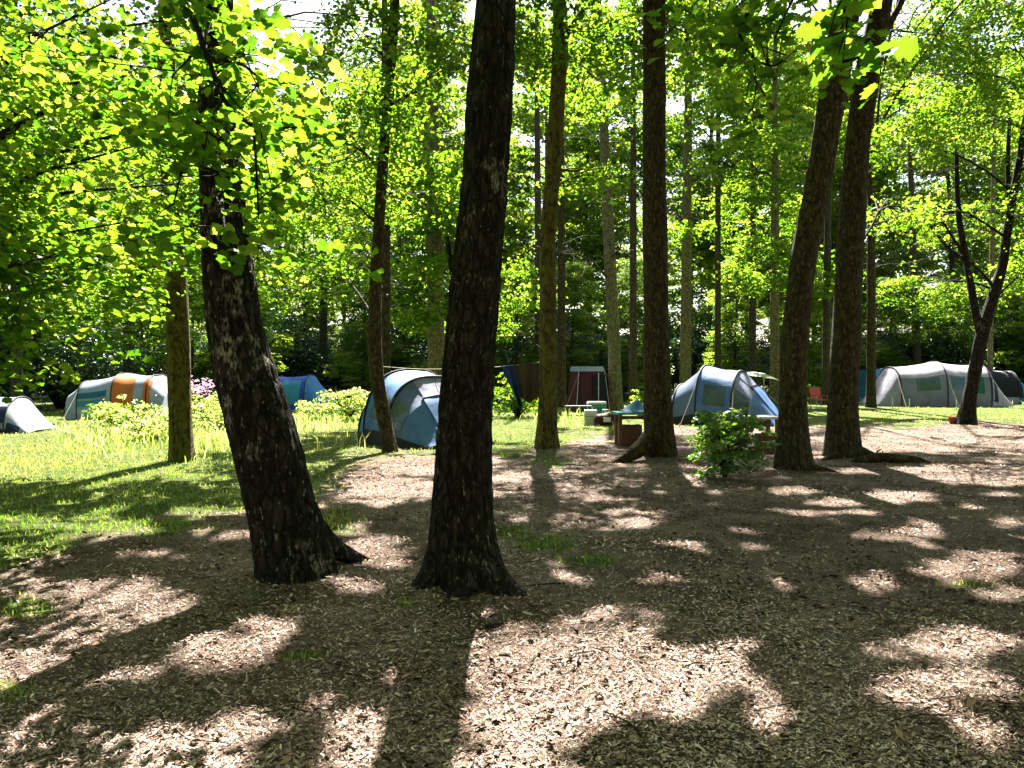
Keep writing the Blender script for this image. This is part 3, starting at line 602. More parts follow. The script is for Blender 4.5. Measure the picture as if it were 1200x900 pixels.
YG = [(300, 37, 'left of the royal blue tent'), (425, 38, 'between the royal blue tent and the near dome tent'), (475, 40, 'above the near dome tent'), (560, 39, 'just right of the central oak'), (605, 40, 'above the hanging towels'), (670, 41, 'above the maroon tent'), (745, 42, 'behind the straight brown trunk'),
      (860, 43, 'above the right blue dome tent'), (945, 42, 'between the crossing trunks'), (1045, 44, 'above the left end of the grey tunnel tent'), (1110, 45, 'above the right end of the grey tunnel tent'), (1190, 44, 'at the right edge behind the black-fronted tent'), (95, 38, 'behind the white and orange tent'), (225, 37, 'behind the pink blossom')]
for px, Y, wh in YG:
    j = 3 if rnd.random() < .6 else 1; o = copy_tree(protos[j]); o.name = 'young_tree'; x = (px - 600) / F * Y; sh = rnd.uniform(.30, .42) * (1 if j == 3 else .85)
    o.location = (x, Y, gh(x, Y)); o.rotation_euler = (0, 0, rnd.uniform(0, 6.28)); o.scale = (sh * 1.1, sh * 1.1, sh); o['label'] = 'young sunlit leafy tree ' + wh; o['group'] = 'young trees before the evergreen bank'
# the wood goes on behind and beside the viewer
for x, y in [(-7, -2.5), (8, -2), (1.5, -5), (-12, 3), (13.5, 4), (-4, -4.5), (5, -5.5), (-9, -6), (-3, -9), (5, -8), (11, -5), (15, 2), (-15, 0), (-17, 9), (19, 10), (-21, 19), (25, 20), (0, -16), (-11, -15), (10, -16), (-22, -8), (22, -8), (-28, 28), (33, 30), (-36, 40), (42, 42)]:
    j = rnd.choice([0, 1, 1, 2]); o = copy_tree(protos[j]); o.location = (x + rnd.uniform(-1, 1), y + rnd.uniform(-1, 1), gh(x, y)); o.rotation_euler = (0, 0, rnd.uniform(0, 6.28))
    s_ = rnd.uniform(.7, .85); o.scale = (s_ * 1.15, s_ * 1.15, s_); o['label'] = 'leafy woodland tree outside the picture round the clearing'; o['group'] = 'trees round the clearing outside the picture'

# ------------------------------------------------------------------ evergreen shrubs closing the back
def bush_mesh(seed, r, h, n, size, leaf, tpl=RH, lump=.55, name='shrub', tilt=1.0):
    rt = thing(name, 'shrub', 'shrub'); rs = np.random.default_rng(seed); PV, PF, PT, off = [], [], [], 0
    L = 14; mb = MB()
    for i in range(L):
        a = i * 2.4; q = r * math.sqrt((i + .5) / L) * .75; z = h * (.25 + .6 * rs.uniform() * (1 - .45 * q / r))
        e = (q * math.cos(a), q * math.sin(a), z, lump * r * .8, lump * r * .8, lump * h * .5, n // L)
        P, ti, scn = sprays(e, .30 * r, 18); P[:, 2] = np.abs(P[:, 2])
        nr, dr = rand_dirs(len(P), tilt); V, T = place(tpl, P, nr, dr, size * R.uniform(.7, 1.3, len(P)))
        PV.append(V); PF.append(T + off); off += len(V); PT.append(np.repeat(ti, len(tpl[1])))
        mb.tube([(0, 0, -.05), (e[0] * .3, e[1] * .3, z * .55), (e[0], e[1], z)], [.03 * r, .02 * r, .008 * r], 5)
        for s in scn[:6]: mb.tube([(e[0], e[1], z), tuple(s)], [.008 * r, .003 * r], 3)
    mesh('foliage', np.concatenate(PV), np.concatenate(PF), M[leaf], rt, False, {'tint': ('FACE', np.concatenate(PT))})
    mb.build('stem', M['twig'], rt, True); return rt
bp = [bush_mesh(201, 2.8, 4.6, 9000, .17, 'leaf_dark'), bush_mesh(202, 3.0, 3.8, 9000, .17, 'leaf_dark'), bush_mesh(203, 2.6, 5.4, 8500, .17, 'leaf_dark')]
spots = [(px, Y) for px, Y in [(-20, 31), (70, 33), (-90, 30), (150, 38), (235, 40), (300, 42), (345, 44), (405, 43), (455, 42), (520, 45), (570, 44), (620, 46), (668, 45), (712, 47), (760, 46), (812, 48), (858, 47), (905, 49),
                                 (952, 47), (1002, 48), (1050, 47), (1098, 46), (1148, 47), (1196, 45), (1250, 44), (30, 44), (110, 46), (690, 53), (800, 55), (590, 54), (880, 55), (480, 53), (400, 54), (1120, 54), (1000, 55), (740, 54)]]
WH = ['above the small pale tent at the left edge', 'just left of the white and orange tent', 'outermost at the left edge of the photo', 'above the orange doorway', 'right of the white and orange tent', 'behind the leaning dark trunk', 'left behind the royal blue tent', 'right behind the royal blue tent',
      'left of the near dome tent', 'behind the top of the near dome tent', 'right of the central oak', 'behind the brown blanket', 'left behind the maroon tent', 'right behind the maroon tent', 'behind the straight brown trunk', 'above the right blue dome tent', 'right behind the olive awning', 'left of the leaning crossing trunk',
      'between the crossing trunks', 'left behind the grey tunnel tent', 'behind the left hoop of the grey tent', 'behind the middle of the grey tent', 'behind the small forked tree', 'at the right edge behind the black-fronted tent', 'outermost at the right edge of the photo']
SL = ['dark evergreen shrub in the back bank, ' + x for x in WH]
for k, (px, Y) in enumerate(spots):
    o = bp[k % 3] if k < 3 else copy_tree(bp[k % 3])
    x = (px - 600) / F * Y; o.location = (x, Y, gh(x, Y)); o.rotation_euler = (0, 0, rnd.uniform(0, 6.28)); s = rnd.uniform(.8, 1.1); o.scale = (s, s, s * rnd.uniform(.85, 1.15))
    o['label'] = SL[k] if k < len(SL) else 'dark evergreen shrub at the very back of the shaded bank'; o['group'] = 'evergreen shrubs along the back'
b = bush_mesh(210, .54, 1.10, 2600, .08, 'leaf_holly', OVAL, .7, 'laurel_shrub', 1.1); p = gp(850, 560); b.location = (p[0], p[1], gh(p[0], p[1]))
tag(b, 'glossy leafy green shrub in front of the right blue tent', 'shrub')
def shrub(px, Y, r, h, n, label, leaf='weed', size=.10, name='shrub', seed=0):
    b = bush_mesh(seed, r, h, n, size, leaf, RH, .6, name); x = (px - 600) / F * Y; b.location = (x, Y, gh(x, Y)); return tag(b, label, 'shrub')
shrub(758, 27, .75, 1.25, 1000, 'bright green bush behind the blue tarp on the camp table', 'leaf', .11, seed=221)
shrub(606, 27, 1.2, 1.7, 1500, 'dense green bush behind the hanging towels', 'leaf', .12, seed=222)
shrub(408, 25, 1.0, 1.15, 1500, 'pale sunlit bramble bush left of the near blue tent', 'weed', .10, seed=223)
shrub(375, 25.5, .9, .7, 1100, 'low pale sunlit bramble in front of the far blue tent', 'weed', .10, seed=224)
shrub(160, 20, 1.0, .95, 1500, 'yellow-green bramble bush in front of the orange doorway', 'weed', .09, seed=225)
shrub(130, 22.5, .7, .8, 800, 'darker green bush left of the yellow-green bramble', 'leaf', .09, seed=226)
shrub(182, 18.0, .8, .6, 900, 'low yellow-green bramble left of the mossy trunk', 'weed', .09, seed=229)
fs = shrub(238, 22, .85, 1.25, 1100, 'shrub with pale pink blossom right of the mossy trunk', 'weed', .09, 'flowering_shrub', 227)
P = np.c_[R.normal(-.1, .38, 260), R.normal(-.1, .4, 260), R.normal(1.12, .16, 260)]; nr, dr = rand_dirs(260, 1.0); V, T = place(RH, P, nr, dr, R.uniform(.06, .12, 260))
mesh('blossom', V, T, M['blossom'], fs, False, {'tint': ('FACE', R.uniform(0, 1, len(T)))})
shrub(262, 21, .9, .8, 1000, 'pale bramble bush beside the leaning dark trunk', 'weed', .09, seed=228)
shrub(938, 38, .9, 1.3, 900, 'light green bush between the crossing trunks', 'leaf', .11, seed=230)

# ------------------------------------------------------------------ grass and weeds
def blades(n, px0, px1, Y0, Y1, hmin, hmax, wd, mask, name, mat, label, cat, seg_bend=.5, yp=1.0):
    u = R.uniform(0, 1, n); Yv = (Y0 ** (1 - 1.0 * yp) if yp != 1 else 0)
    Yv = Y0 * (Y1 / Y0) ** u if yp == 1 else Y0 + (Y1 - Y0) * u ** yp
    X = (R.uniform(px0, px1, n) - 600) / F * Yv
    k = R.uniform(0, 1, n) < mask(X, Yv); X, Yv = X[k], Yv[k]; n = len(X)
    Z = ground_h(X, Yv); h = R.uniform(hmin, hmax, n) * (.6 + .8 * fbm(X * .9, Yv * .9, 51)); a = R.uniform(0, 6.283, n); wv = wd * (1 + Yv * .05)
    b = R.normal(0, .45, (n, 2)) * h[:, None]
    P = np.stack([X, Yv, Z - .01], 1); s = np.stack([np.cos(a), np.sin(a), np.zeros(n)], 1) * wv[:, None] / 2
    m1 = P + np.c_[b * .25, h * .6]; tp = P + np.c_[b, h]
    V = np.stack([P - s, P + s, m1 + s * .8, m1 - s * .8, tp], 1).reshape(-1, 3); i = np.arange(n)[:, None] * 5
    T = np.concatenate([i + [0, 1, 2], i + [0, 2, 3], i + [3, 2, 4]], 1).reshape(-1, 3)
    ti = np.clip(.58 + (fbm(X * .5, Yv * .5, 53) - .5) * 1.1 + R.normal(0, .22, n), 0, 1)
    return tag(mesh(name, V, T, mat, None, False, {'tint': ('FACE', np.repeat(ti, 3))}), label, cat, None, 'stuff')
blades(190000, -220, 1360, 3.4, 34, .025, .075, .007, lambda x, y: grass_mask(x, y) ** 1.6 * np.clip(.25 + 1.1 * fbm(x * 2.5, y * 2.5, 57), 0, 1), 'grass', M['grassblade'], 'short green grass over the clearing', 'grass')
def weedmask(x, y):
    px = 600 + F * x / y
    d = np.exp(-((px - 190) / 110) ** 2 - ((y - 19) / 4) ** 2) + 1.2 * np.exp(-((px - 385) / 50) ** 2 - ((y - 22) / 3.5) ** 2) + .8 * np.exp(-((px - 260) / 50) ** 2 - ((y - 19) / 4) ** 2) + .5 * np.exp(-((px - 660) / 45) ** 2 - ((y - 26) / 3) ** 2) + .35 * (y > 36)
    return np.clip(d, 0, 1) * (fbm(x * .8, y * .8, 61) > .38)
blades(26000, 60, 1250, 13, 42, .12, .38, .014, weedmask, 'undergrowth', M['weed'], 'tall pale weeds and nettles round the tents', 'undergrowth')

# ------------------------------------------------------------------ wood chips
def chips():
    n = 450000; u = R.uniform(0, 1, n); Yv = 2.15 * (26 / 2.15) ** (u ** 1.0); X = (R.uniform(-190, 1390, n) - 600) / F * Yv
    k = R.uniform(0, 1, n) > grass_mask(X, Yv) * 1.1 - .06; X, Yv = X[k], Yv[k]
    # keep chips off the trunks' footprints
    k = np.ones(len(X), bool)
    for b_ in (b1, b2): k &= (X - b_[0]) ** 2 + (Yv - b_[1]) ** 2 > .2 ** 2
    X, Yv = X[k], Yv[k]; n = len(X)
    Z = ground_h(X, Yv) + R.uniform(.002, .014, n); a = R.uniform(0, 6.283, n)
    L = R.gamma(1.7, .0044, n) + .004; L *= 1 + Yv * .055; W = np.minimum(L * R.uniform(.15, .5, n), .012 * (1 + Yv * .05))
    tl = R.normal(0, .35, n)
    d = np.stack([np.cos(a), np.sin(a), np.sin(tl)], 1); s = np.stack([-np.sin(a), np.cos(a), R.normal(0, .35, n)], 1)
    C = np.stack([X, Yv, Z], 1)
    A = d * L[:, None] / 2; B = s * W[:, None] / 2
    V = np.stack([C - A - B * .7, C + A - B, C + A * .9 + B, C - A + B], 1).reshape(-1, 3)
    Fc = (np.arange(n)[:, None] * 4 + np.arange(4))
    ti = np.clip(R.beta(1.35, 2.2, n) + (fbm(X * .7, Yv * .7, 71) - .5) * .75, 0, 1)
    m, t, o = newmat('wood_chip'); c = ramp(t, N(t, 'ShaderNodeAttribute', attribute_name='tint').outputs['Fac'], [(0, (.05, .030, .021)), (.30, (.20, .130, .095)), (.65, (.44, .325, .26)), (1, (.72, .60, .52))])
    bs = N(t, 'ShaderNodeBsdfPrincipled'); t.links.new(c, bs.inputs['Base Color']); bs.inputs['Roughness'].default_value = .8; bs.inputs['Specular IOR Level'].default_value = .25; t.links.new(bs.outputs[0], o.inputs[0])
    tag(mesh('wood_chips', V, Fc, m, None, False, {'tint': ('FACE', ti)}), 'brown wood chips and leaf litter strewn over the floor', 'wood chips', None, 'stuff')
chips()
def litter():
    n = 9000; Yv = 2.6 * (20 / 2.6) ** R.uniform(0, 1, n); X = (R.uniform(-60, 1260, n) - 600) / F * Yv
    k = R.uniform(0, 1, n) < np.clip((fbm(X * 1.1, Yv * 1.1, 91) - .38) * 3.2, .06, 1); X, Yv = X[k], Yv[k]; n = len(X)
    P = np.stack([X, Yv, ground_h(X, Yv) + R.uniform(.006, .022, n)], 1); nr, dr = rand_dirs(n, .45); V, T = place(OVAL, P, nr, dr, R.uniform(.028, .065, n))
    m, t, o = newmat('dead_leaf'); c = ramp(t, N(t, 'ShaderNodeAttribute', attribute_name='tint').outputs['Fac'], [(0, (.035, .018, .010)), (.5, (.13, .065, .03)), (1, (.30, .18, .09))])
    b = N(t, 'ShaderNodeBsdfPrincipled'); t.links.new(c, b.inputs['Base Color']); b.inputs['Roughness'].default_value = .7; t.links.new(b.outputs[0], o.inputs[0])
    tag(mesh('dead_leaves', V, T, m, None, False, {'tint': ('FACE', np.repeat(R.uniform(0, 1, n), len(OVAL[1])))}), 'brown dead leaves scattered among the wood chips', 'leaf litter', None, 'stuff')
    mb = MB(); n = 900; Yv = 2.7 * (15 / 2.7) ** R.uniform(0, 1, n); X = (R.uniform(-40, 1240, n) - 600) / F * Yv; g = grass_mask(X, Yv)
    for x, y, gg in zip(X, Yv, g):
        if gg > .5: continue
        z = gh(x, y) + .010; a = R.uniform(0, 6.28); l = R.gamma(2.2, .035) + .03; d = np.array([math.cos(a), math.sin(a), R.normal(0, .06)]) * l; p = np.array([x, y, z]); r_ = R.uniform(.0016, .004)
        mb.tube([p - d / 2, p + np.array([R.normal(0, .08) * l, R.normal(0, .08) * l, .004]), p + d / 2], [r_, r_, r_ * .6], 3)
    tag(mb.build('twig_litter', M['twig'], None), 'fine broken twigs strewn over the wood chips', 'twigs', None, 'stuff')
litter()

# ------------------------------------------------------------------ near leaves on the left: a low sycamore whose boughs droop into view
def leafy_boughs(root, base, boughs, tpls, big, mat_obj, mat_stuff, bark, per=34, size=.125, sp=.34, objects=300, keep=.45, face=.35, reach=1.0):
    """boughs: polylines (x, y, z, r) in metres; leaves gather in sprays along their outer two thirds"""
    PO, NO, DO, TO, SZ = [], [], [], [], []
    rs = np.random.default_rng(77)
    for bi, bq in enumerate(boughs):
        c = spline(np.array(bq), 30); V, Qd = tube(c[:, :3], c[:, 3], 7); mb = MB().add(V - base, Qd)
        L = np.sum(np.linalg.norm(np.diff(c[:, :3], axis=0), axis=1)); k = max(2, int(L * 5.5)); far = min(1.0, .35 + .5 * L) * reach
        for j in range(k):
            i = int(rs.uniform(12, 30)); p = c[i, :3]; q = p + rs.normal(0, [.34, .34, .26]) * far + np.array([0, 0, -.05])
            V, Qd = tube(np.array([p, (p + q) / 2 + rs.normal(0, .04, 3), q]), [.0055, .004, .002], 4); mb.add(V - base, Qd)
            n = int(rs.uniform(.5, 1.4) * per); a = rs.uniform(0, 6.283, n); rr = np.sqrt(rs.uniform(0, 1, n)) * sp
            C = q + np.stack([rr * np.cos(a), rr * np.sin(a), rs.normal(0, .06, n) - .5 * rr * rr / sp], 1)
            PO.append(C); NO.append(norm(np.stack([rs.normal(0, .5, n), rs.normal(0, .5, n) + face, np.ones(n)], 1)))
            DO.append(np.stack([np.cos(a), np.sin(a), -.35 + rs.normal(0, .2, n)], 1)); TO.append(np.clip(.5 + rs.normal(0, .2) + rs.normal(0, .17, n), 0, 1)); SZ.append(size * rs.uniform(.6, 1.25, n))
        mb.build('bough', M[bark], root, True)
    P, NN, D, TI, SZ = map(np.concatenate, (PO, NO, DO, TO, SZ))
    g = P - S * (P[:, 2:3] / S[2]); k = ~lit(g[:, 0], g[:, 1]) | (rs.uniform(size=len(P)) < keep)
    k &= shaded(P) | (rs.uniform(size=len(P)) < .3)
    P, NN, D, TI, SZ = P[k], NN[k], D[k], TI[k], SZ[k]
    px = 600 + F * P[:, 0] / np.maximum(P[:, 1], .3); py = HOR - F * (P[:, 2] - CAM_H) / np.maximum(P[:, 1], .3)
    vis = (px > 0) & (px < 1200) & (py > 0) & (py < 900) & (P[:, 1] > .5)
    score = np.where(vis, SZ / P[:, 1], 0); order = np.argsort(-score)[:objects]; order = order[score[order] > 0]
    rest = np.setdiff1d(np.arange(len(P)), order)
    cr = None
    if len(rest):
        tp = tpls[0]; V, T = place(tp, P[rest], NN[rest], D[rest], SZ[rest])
        cr = mesh('crown', V - base, T, M[mat_stuff], root, False, {'tint': ('FACE', np.repeat(TI[rest], len(tp[1])))}); cr['kind'] = 'stuff'
    mes = []
    for tv, tf in tpls:
        me = bpy.data.meshes.new('leaf'); me.from_pydata([tuple(v) for v in tv], [], [tuple(map(int, f)) for f in tf]); me.materials.append(M[mat_obj]); me.update(); mes.append(me)
    for i in order:
        o = bpy.data.objects.new('leaf', mes[int(i) % len(mes)]); COL.objects.link(o); o.parent = root
        d = D[i] - NN[i] * D[i].dot(NN[i]); d /= np.linalg.norm(d); w_ = np.cross(d, NN[i])
        m4 = Matrix(((w_[0], d[0], NN[i][0], 0), (w_[1], d[1], NN[i][1], 0), (w_[2], d[2], NN[i][2], 0), (0, 0, 0, 1)))
        o.matrix_local = Matrix.Translation(Vector(P[i] - base)) @ m4 @ Matrix.Scale(float(SZ[i]), 4)
    return root
def W(px, py, Y, r): return (*wp(px, py, Y), r)
def warp(tpl, k):
    tv = tpl[0].copy(); tv[:, 2] += k * tv[:, 0] * tv[:, 1] - .15 * abs(k) * tv[:, 1]; tv[:, 0] *= 1 + .1 * k; return tv, tpl[1]
MAPLES = [MAPLE, warp(MAPLE, .8), warp(MAPLE, -.9)]
T0, c0, b0 = tree('sycamore_tree', 'low sycamore at the left edge with lit leaves drooping over the clearing', 9.5,
     [(-75, 590, 24), (-77, 520, 20), (-80, 430, 18), (-80, 330, 17), (-84, 200, 14), (-88, 60, 12), (-90, -80, 10)],
     [hi(-7.2, 10.0, 8.6, 2.0, 2.0, 1.3, 1300, .55, .13), hi(-8.0, 7.8, 7.4, 2, 2, 1.3, 1300, .55, .13)], 'bark_oak', 9.5, .3, 20, 70, seed=24, size=.12)
t0 = lambda z: tuple(c0[int(np.argmin(np.abs(c0[:, 2] - z)))][:3])
boughs = []
for (z0, px, py, Y) in [(2.3, 70, 300, 7.0), (2.6, 150, 260, 7.8), (3.0, 60, 200, 7.2), (3.2, 170, 170, 7.6), (3.6, 100, 110, 7.4), (3.9, 190, 60, 8.0), (4.2, 60, 40, 7.6), (2.0, 80, 405, 7.4), (2.8, 215, 290, 8.0), (3.6, 150, 90, 7.2), (3.3, 230, 215, 8.6), (4.6, 140, 0, 7.8), (2.8, 110, 330, 8.6), (5, 250, 20, 8.8), (3.4, 240, 130, 7.6)]:
    a = np.array(t0(z0)); e = wp(px, py, Y); m_ = a * .5 + e * .5 + np.array([0, 0, .22])
    boughs.append([(*a, .035), (*m_, .022), (*e, .006)])
leafy_boughs(T0, b0, boughs, MAPLES, .06, 'leaf_one', 'leaf', 'bark_oak', per=44, size=.098, keep=.6, face=.35)
# T1's own low bough with its dark zig-zag branch
t1 = lambda z: tuple(c1[int(np.argmin(np.abs(c1[:, 2] - z)))][:3])
bo = [[(*t1(4.6), .03), W(222, 8, 5.3, .022), W(244, 62, 5.0, .018), W(262, 120, 4.9, .014), W(297, 155, 4.9, .011), W(350, 150, 5.0, .005)],
      [W(299, 154, 4.9, .010), W(302, 200, 4.85, .008), W(304, 258, 4.9, .005)], [W(262, 120, 4.9, .010), W(246, 150, 4.8, .007), W(238, 200, 4.8, .004)],
      [(*t1(3.9), .025), W(285, 75, 5.4, .015), W(312, 100, 5.3, .006)], [(*t1(3.0), .02), W(262, 250, 5.4, .012), W(266, 296, 5.2, .005)], [(*t1(3.6), .02), W(220, 180, 5.3, .012), W(205, 240, 5.2, .005)],
      [(*t1(4.4), .02), W(235, 60, 5.2, .012), W(205, 90, 5.0, .005)], [(*t1(4.0), .02), W(250, 110, 5.3, .010), W(258, 170, 5.1, .004)], [(*t1(3.5), .02), W(275, 180, 5.4, .010), W(258, 235, 5.2, .004)], [(*t1(4.5), .02), W(262, 30, 5.4, .010), W(245, 80, 5.2, .004)]]
leafy_boughs(T1, b1, bo, MAPLES, .06, 'leaf_one', 'leaf', 'bark_oak', per=20, size=.09, sp=.26, objects=280, keep=.85)
# an oak beside the photographer, its bough dipping in at the top right
ob = np.array([3.6, .6, gh(3.6, .6)])
T10 = thing('oak_tree', 'oak beside the viewer, its leafy bough dipping into the top right', 'tree', ob)
c = spline(np.array([(3.6, .6, -.1, .30), (3.6, .62, 1.5, .24), (3.5, .7, 3.4, .20), (3.4, .9, 6.5, .12), (3.3, 1.0, 9, .05)]), 70)
V, Qd = bark_tube(c[:, :3], c[:, 3], 30, .013, 27.0, .35, .3); mesh('trunk', V - ob, Qd, M['bark_oak'], T10, True)
bo = [[(3.5, .7, 3.6, .04), W(1060, -160, 3.6, .022), W(960, -50, 4.4, .014), W(870, -5, 4.8, .009), W(836, 35, 4.9, .004)],
      [W(890, -10, 4.7, .011), W(862, 40, 4.8, .009), W(880, 72, 4.8, .008), W(905, 82, 4.8, .006), W(930, 62, 4.8, .003)],
      [W(960, -50, 4.4, .010), W(925, 5, 4.6, .008), W(905, 50, 4.6, .004)], [W(940, -40, 4.4, .010), W(850, -30, 4.7, .008), W(810, 10, 4.8, .004)], [W(880, 60, 4.8, .006), W(885, 105, 4.8, .004), W(880, 130, 4.8, .002)]]
bo2 = [[W(1060, -160, 3.6, .008), W(1002, -60, 2.6, .005), W(992, 5, 2.5, .004), W(985, 75, 2.5, .002)], [W(994, -20, 2.5, .004), W(975, 20, 2.5, .003), W(968, 50, 2.5, .002)]]
leafy_boughs(T10, ob, bo, [OAK, warp(OAK, .7), warp(OAK, -.8)], .1, 'leaf_oak', 'leaf', 'bark_oak', per=30, size=.095, sp=.26, objects=240, keep=1, face=.25, reach=.7)
leafy_boughs(T10, ob, bo2, [OAK, warp(OAK, .7), warp(OAK, -.8)], .1, 'leaf_oak', 'leaf', 'bark_oak', per=4.5, size=.115, sp=.07, objects=60, keep=1, face=.4, reach=.10)
def crown_extra():
    PV, PF, PT, off = [], [], [], 0
    for e in [(2.2, 1.5, 7.6, 2.4, 2.2, 1.2, 1500), (4.5, .2, 8.0, 2.2, 2.0, 1.3, 1300), (3.2, -1.5, 7.4, 2.2, 2.0, 1.2, 1200)]:
        P, ti, scn = sprays(e, .55, 24); P, ti = sun_gap(P, ti); nr, dr = rand_dirs(len(P)); V, T = place(RH, P, nr, dr, .15 * R.uniform(.7, 1.2, len(P)))
        PV.append(V - ob); PF.append(T + off); off += len(V); PT.append(np.repeat(ti, 2)); limb(c[50][:3], e[:3], .05, scn[:8], T10, ob, M['bark_oak'], seed=int(e[0] * 10))
    mesh('crown', np.concatenate(PV), np.concatenate(PF), M['leaf'], T10, False, {'tint': ('FACE', np.concatenate(PT))})
crown_extra()

# ------------------------------------------------------------------ tents
class Loft:
    """tent skin through hoops (x, half width, height, power); t runs 0..1 from +y foot over the top to -y foot"""
    def __init__(s, hoops, sag=.03): s.h = np.array(hoops, float); s.sag = sag
    def at(s, u, t):
        h = s.h; i = min(int(u), len(h) - 2); f = u - i
        a, b = h[i], h[i + 1]; x, hw, ht, pw = a + (b - a) * f
        hw_ = hw; k = 1 - s.sag * math.sin(math.pi * f) * (2 if len(h) < 4 else 1)
        th = math.pi * t; cz = math.sin(th) ** (pw * .9); cyy = math.copysign(abs(math.cos(th)) ** pw, math.cos(th))
        return np.array([x, hw_ * k * cyy, ht * k * cz])
    def patch(s, name, m, parent, u0, u1, t0, t1, off=0, nu=8, nt_=20, wr=.016):
        V = []; 
        for i in range(nu + 1):
            for j in range(nt_ + 1):
                u = u0 + (u1 - u0) * i / nu; t = t0 + (t1 - t0) * j / nt_; u = min(u, len(s.h) - 1.0001)
                p = s.at(u, t); q = s.at(min(u + .01, len(s.h) - 1.0001), t) - s.at(max(u - .01, 0), t); r = s.at(u, min(t + .01, 1)) - s.at(u, max(t - .01, 0))
                n = np.cross(r, q); n /= np.linalg.norm(n) + 1e-9
                if n[2] < 0 and p[2] > .3: n = -n
                elif p[2] <= .3 and n[1] * p[1] < 0: n = -n
                d = noise.noise(Vector((p[0] * 3, p[1] * 3, p[2] * 3))) * wr + noise.noise(Vector((p[0] * 1.3, p[1] * 6, p[2] * 1.3 + 5))) * wr
                V.append(p + n * (off + d))
        I = np.arange((nu + 1) * (nt_ + 1)).reshape(nu + 1, nt_ + 1)
        Q = np.stack([I[:-1, :-1], I[:-1, 1:], I[1:, 1:], I[1:, :-1]], -1).reshape(-1, 4)
        return mesh(name, np.array(V), Q, m, parent, True)
    def sleeve(s, parent, u, m, r=.022, t0=0, t1=1, off=.012):
        P = [s.at(min(u, len(s.h) - 1.0001), t0 + (t1 - t0) * j / 28) for j in range(29)]
        P = [p * np.array([1, 1 + off / max(abs(p[1]), .4), 1 + off / max(p[2], .4)]) for p in P]
        V, Q = tube(np.array(P), [r] * 29, 6); return mesh('pole_sleeve', V, Q, m, parent, True)
def guy(parent, a, b):
    MB().tube([a, ((a[0] + b[0]) / 2, (a[1] + b[1]) / 2, (a[2] + b[2]) / 2 - .02), b], .007, 4).build('guy_line', M['rope'], parent)
    MB().box((b[0], b[1], .04), (.012, .012, .14)).build('peg', M['metal'], parent)
def place_at(px, Y): x = (px - 600) / F * Y; return (x, Y, gh(x, Y))

def dome_porch_tent(label, px, Y, rz, s, ms):
    """three-hoop dome with a sloping porch to +x"""
    t = thing('dome_tent', label, 'tent', place_at(px, Y), rz); t.scale = (s, s, s)
    H = [(-1.65, .75, .55, .9), (-1.2, 1.05, 1.15, .85), (-.45, 1.3, 1.72, .8), (.55, 1.25, 1.55, .8), (1.05, 1.15, 1.05, .85), (1.75, .85, .12, .9)]
    L = Loft(H)
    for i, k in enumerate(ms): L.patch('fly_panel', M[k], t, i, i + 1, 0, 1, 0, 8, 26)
    for u in (1, 2, 3): L.sleeve(t, u, M['sleeve'], .034 if u == 3 else .026)
    L.sleeve(t, 0, M['sleeve'], .018); L.sleeve(t, 5, M['sleeve'], .018)
    L.patch('vent', M['tent_lilac'], t, 3.02, 3.75, .38, .62, .012, 5, 10)
    MB().tube([tuple(L.at(3.75, .36) + [.02, 0, .02]), tuple(L.at(3.78, .5) + [.02, 0, .03]), tuple(L.at(3.75, .64) + [.02, 0, .02])], .02, 5).build('vent_edge', M['sleeve'], t)
    d = L.patch('door', M['tent_blue'], t, 3.8, 4.95, .36, .64, .014, 8, 10)
    for tt in (.36, .64):
        MB().tube([tuple(L.at(3.8 + 1.15 * i / 8, tt) + np.array([.015, 0, .025])) for i in range(9)], .010, 4).build('zip', M['sleeve'], d)
    L.patch('window', M['window'], t, 3.1, 3.9, .78, .93, .012, 6, 8); L.patch('window', M['window'], t, 2.2, 2.8, .78, .92, .012, 6, 8)
    L.patch('skirt', M['sleeve'], t, .02, 4.98, .965, 1.0, .018, 24, 2); L.patch('skirt', M['sleeve'], t, .02, 4.98, 0, .035, .018, 24, 2)
    for sx, yy in ((2, -1), (3, -1), (2, 1), (3, 1)):
        a = L.at(sx, .75 if yy < 0 else .25); guy(t, tuple(a), (a[0] * 1.4, yy * 2.1, .02))
    a = L.at(3.0, .5); guy(t, tuple(a), (2.3, 0, .02)); return t
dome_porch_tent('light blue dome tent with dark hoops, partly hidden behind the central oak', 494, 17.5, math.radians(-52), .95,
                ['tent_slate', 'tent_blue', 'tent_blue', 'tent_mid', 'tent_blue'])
dome_porch_tent('light blue dome tent with dark hoops behind the glossy green shrub', 847, 23.6, math.radians(-30), 1.04,
                ['tent_slate', 'tent_mid', 'tent_blue', 'tent_lilac', 'tent_blue'])

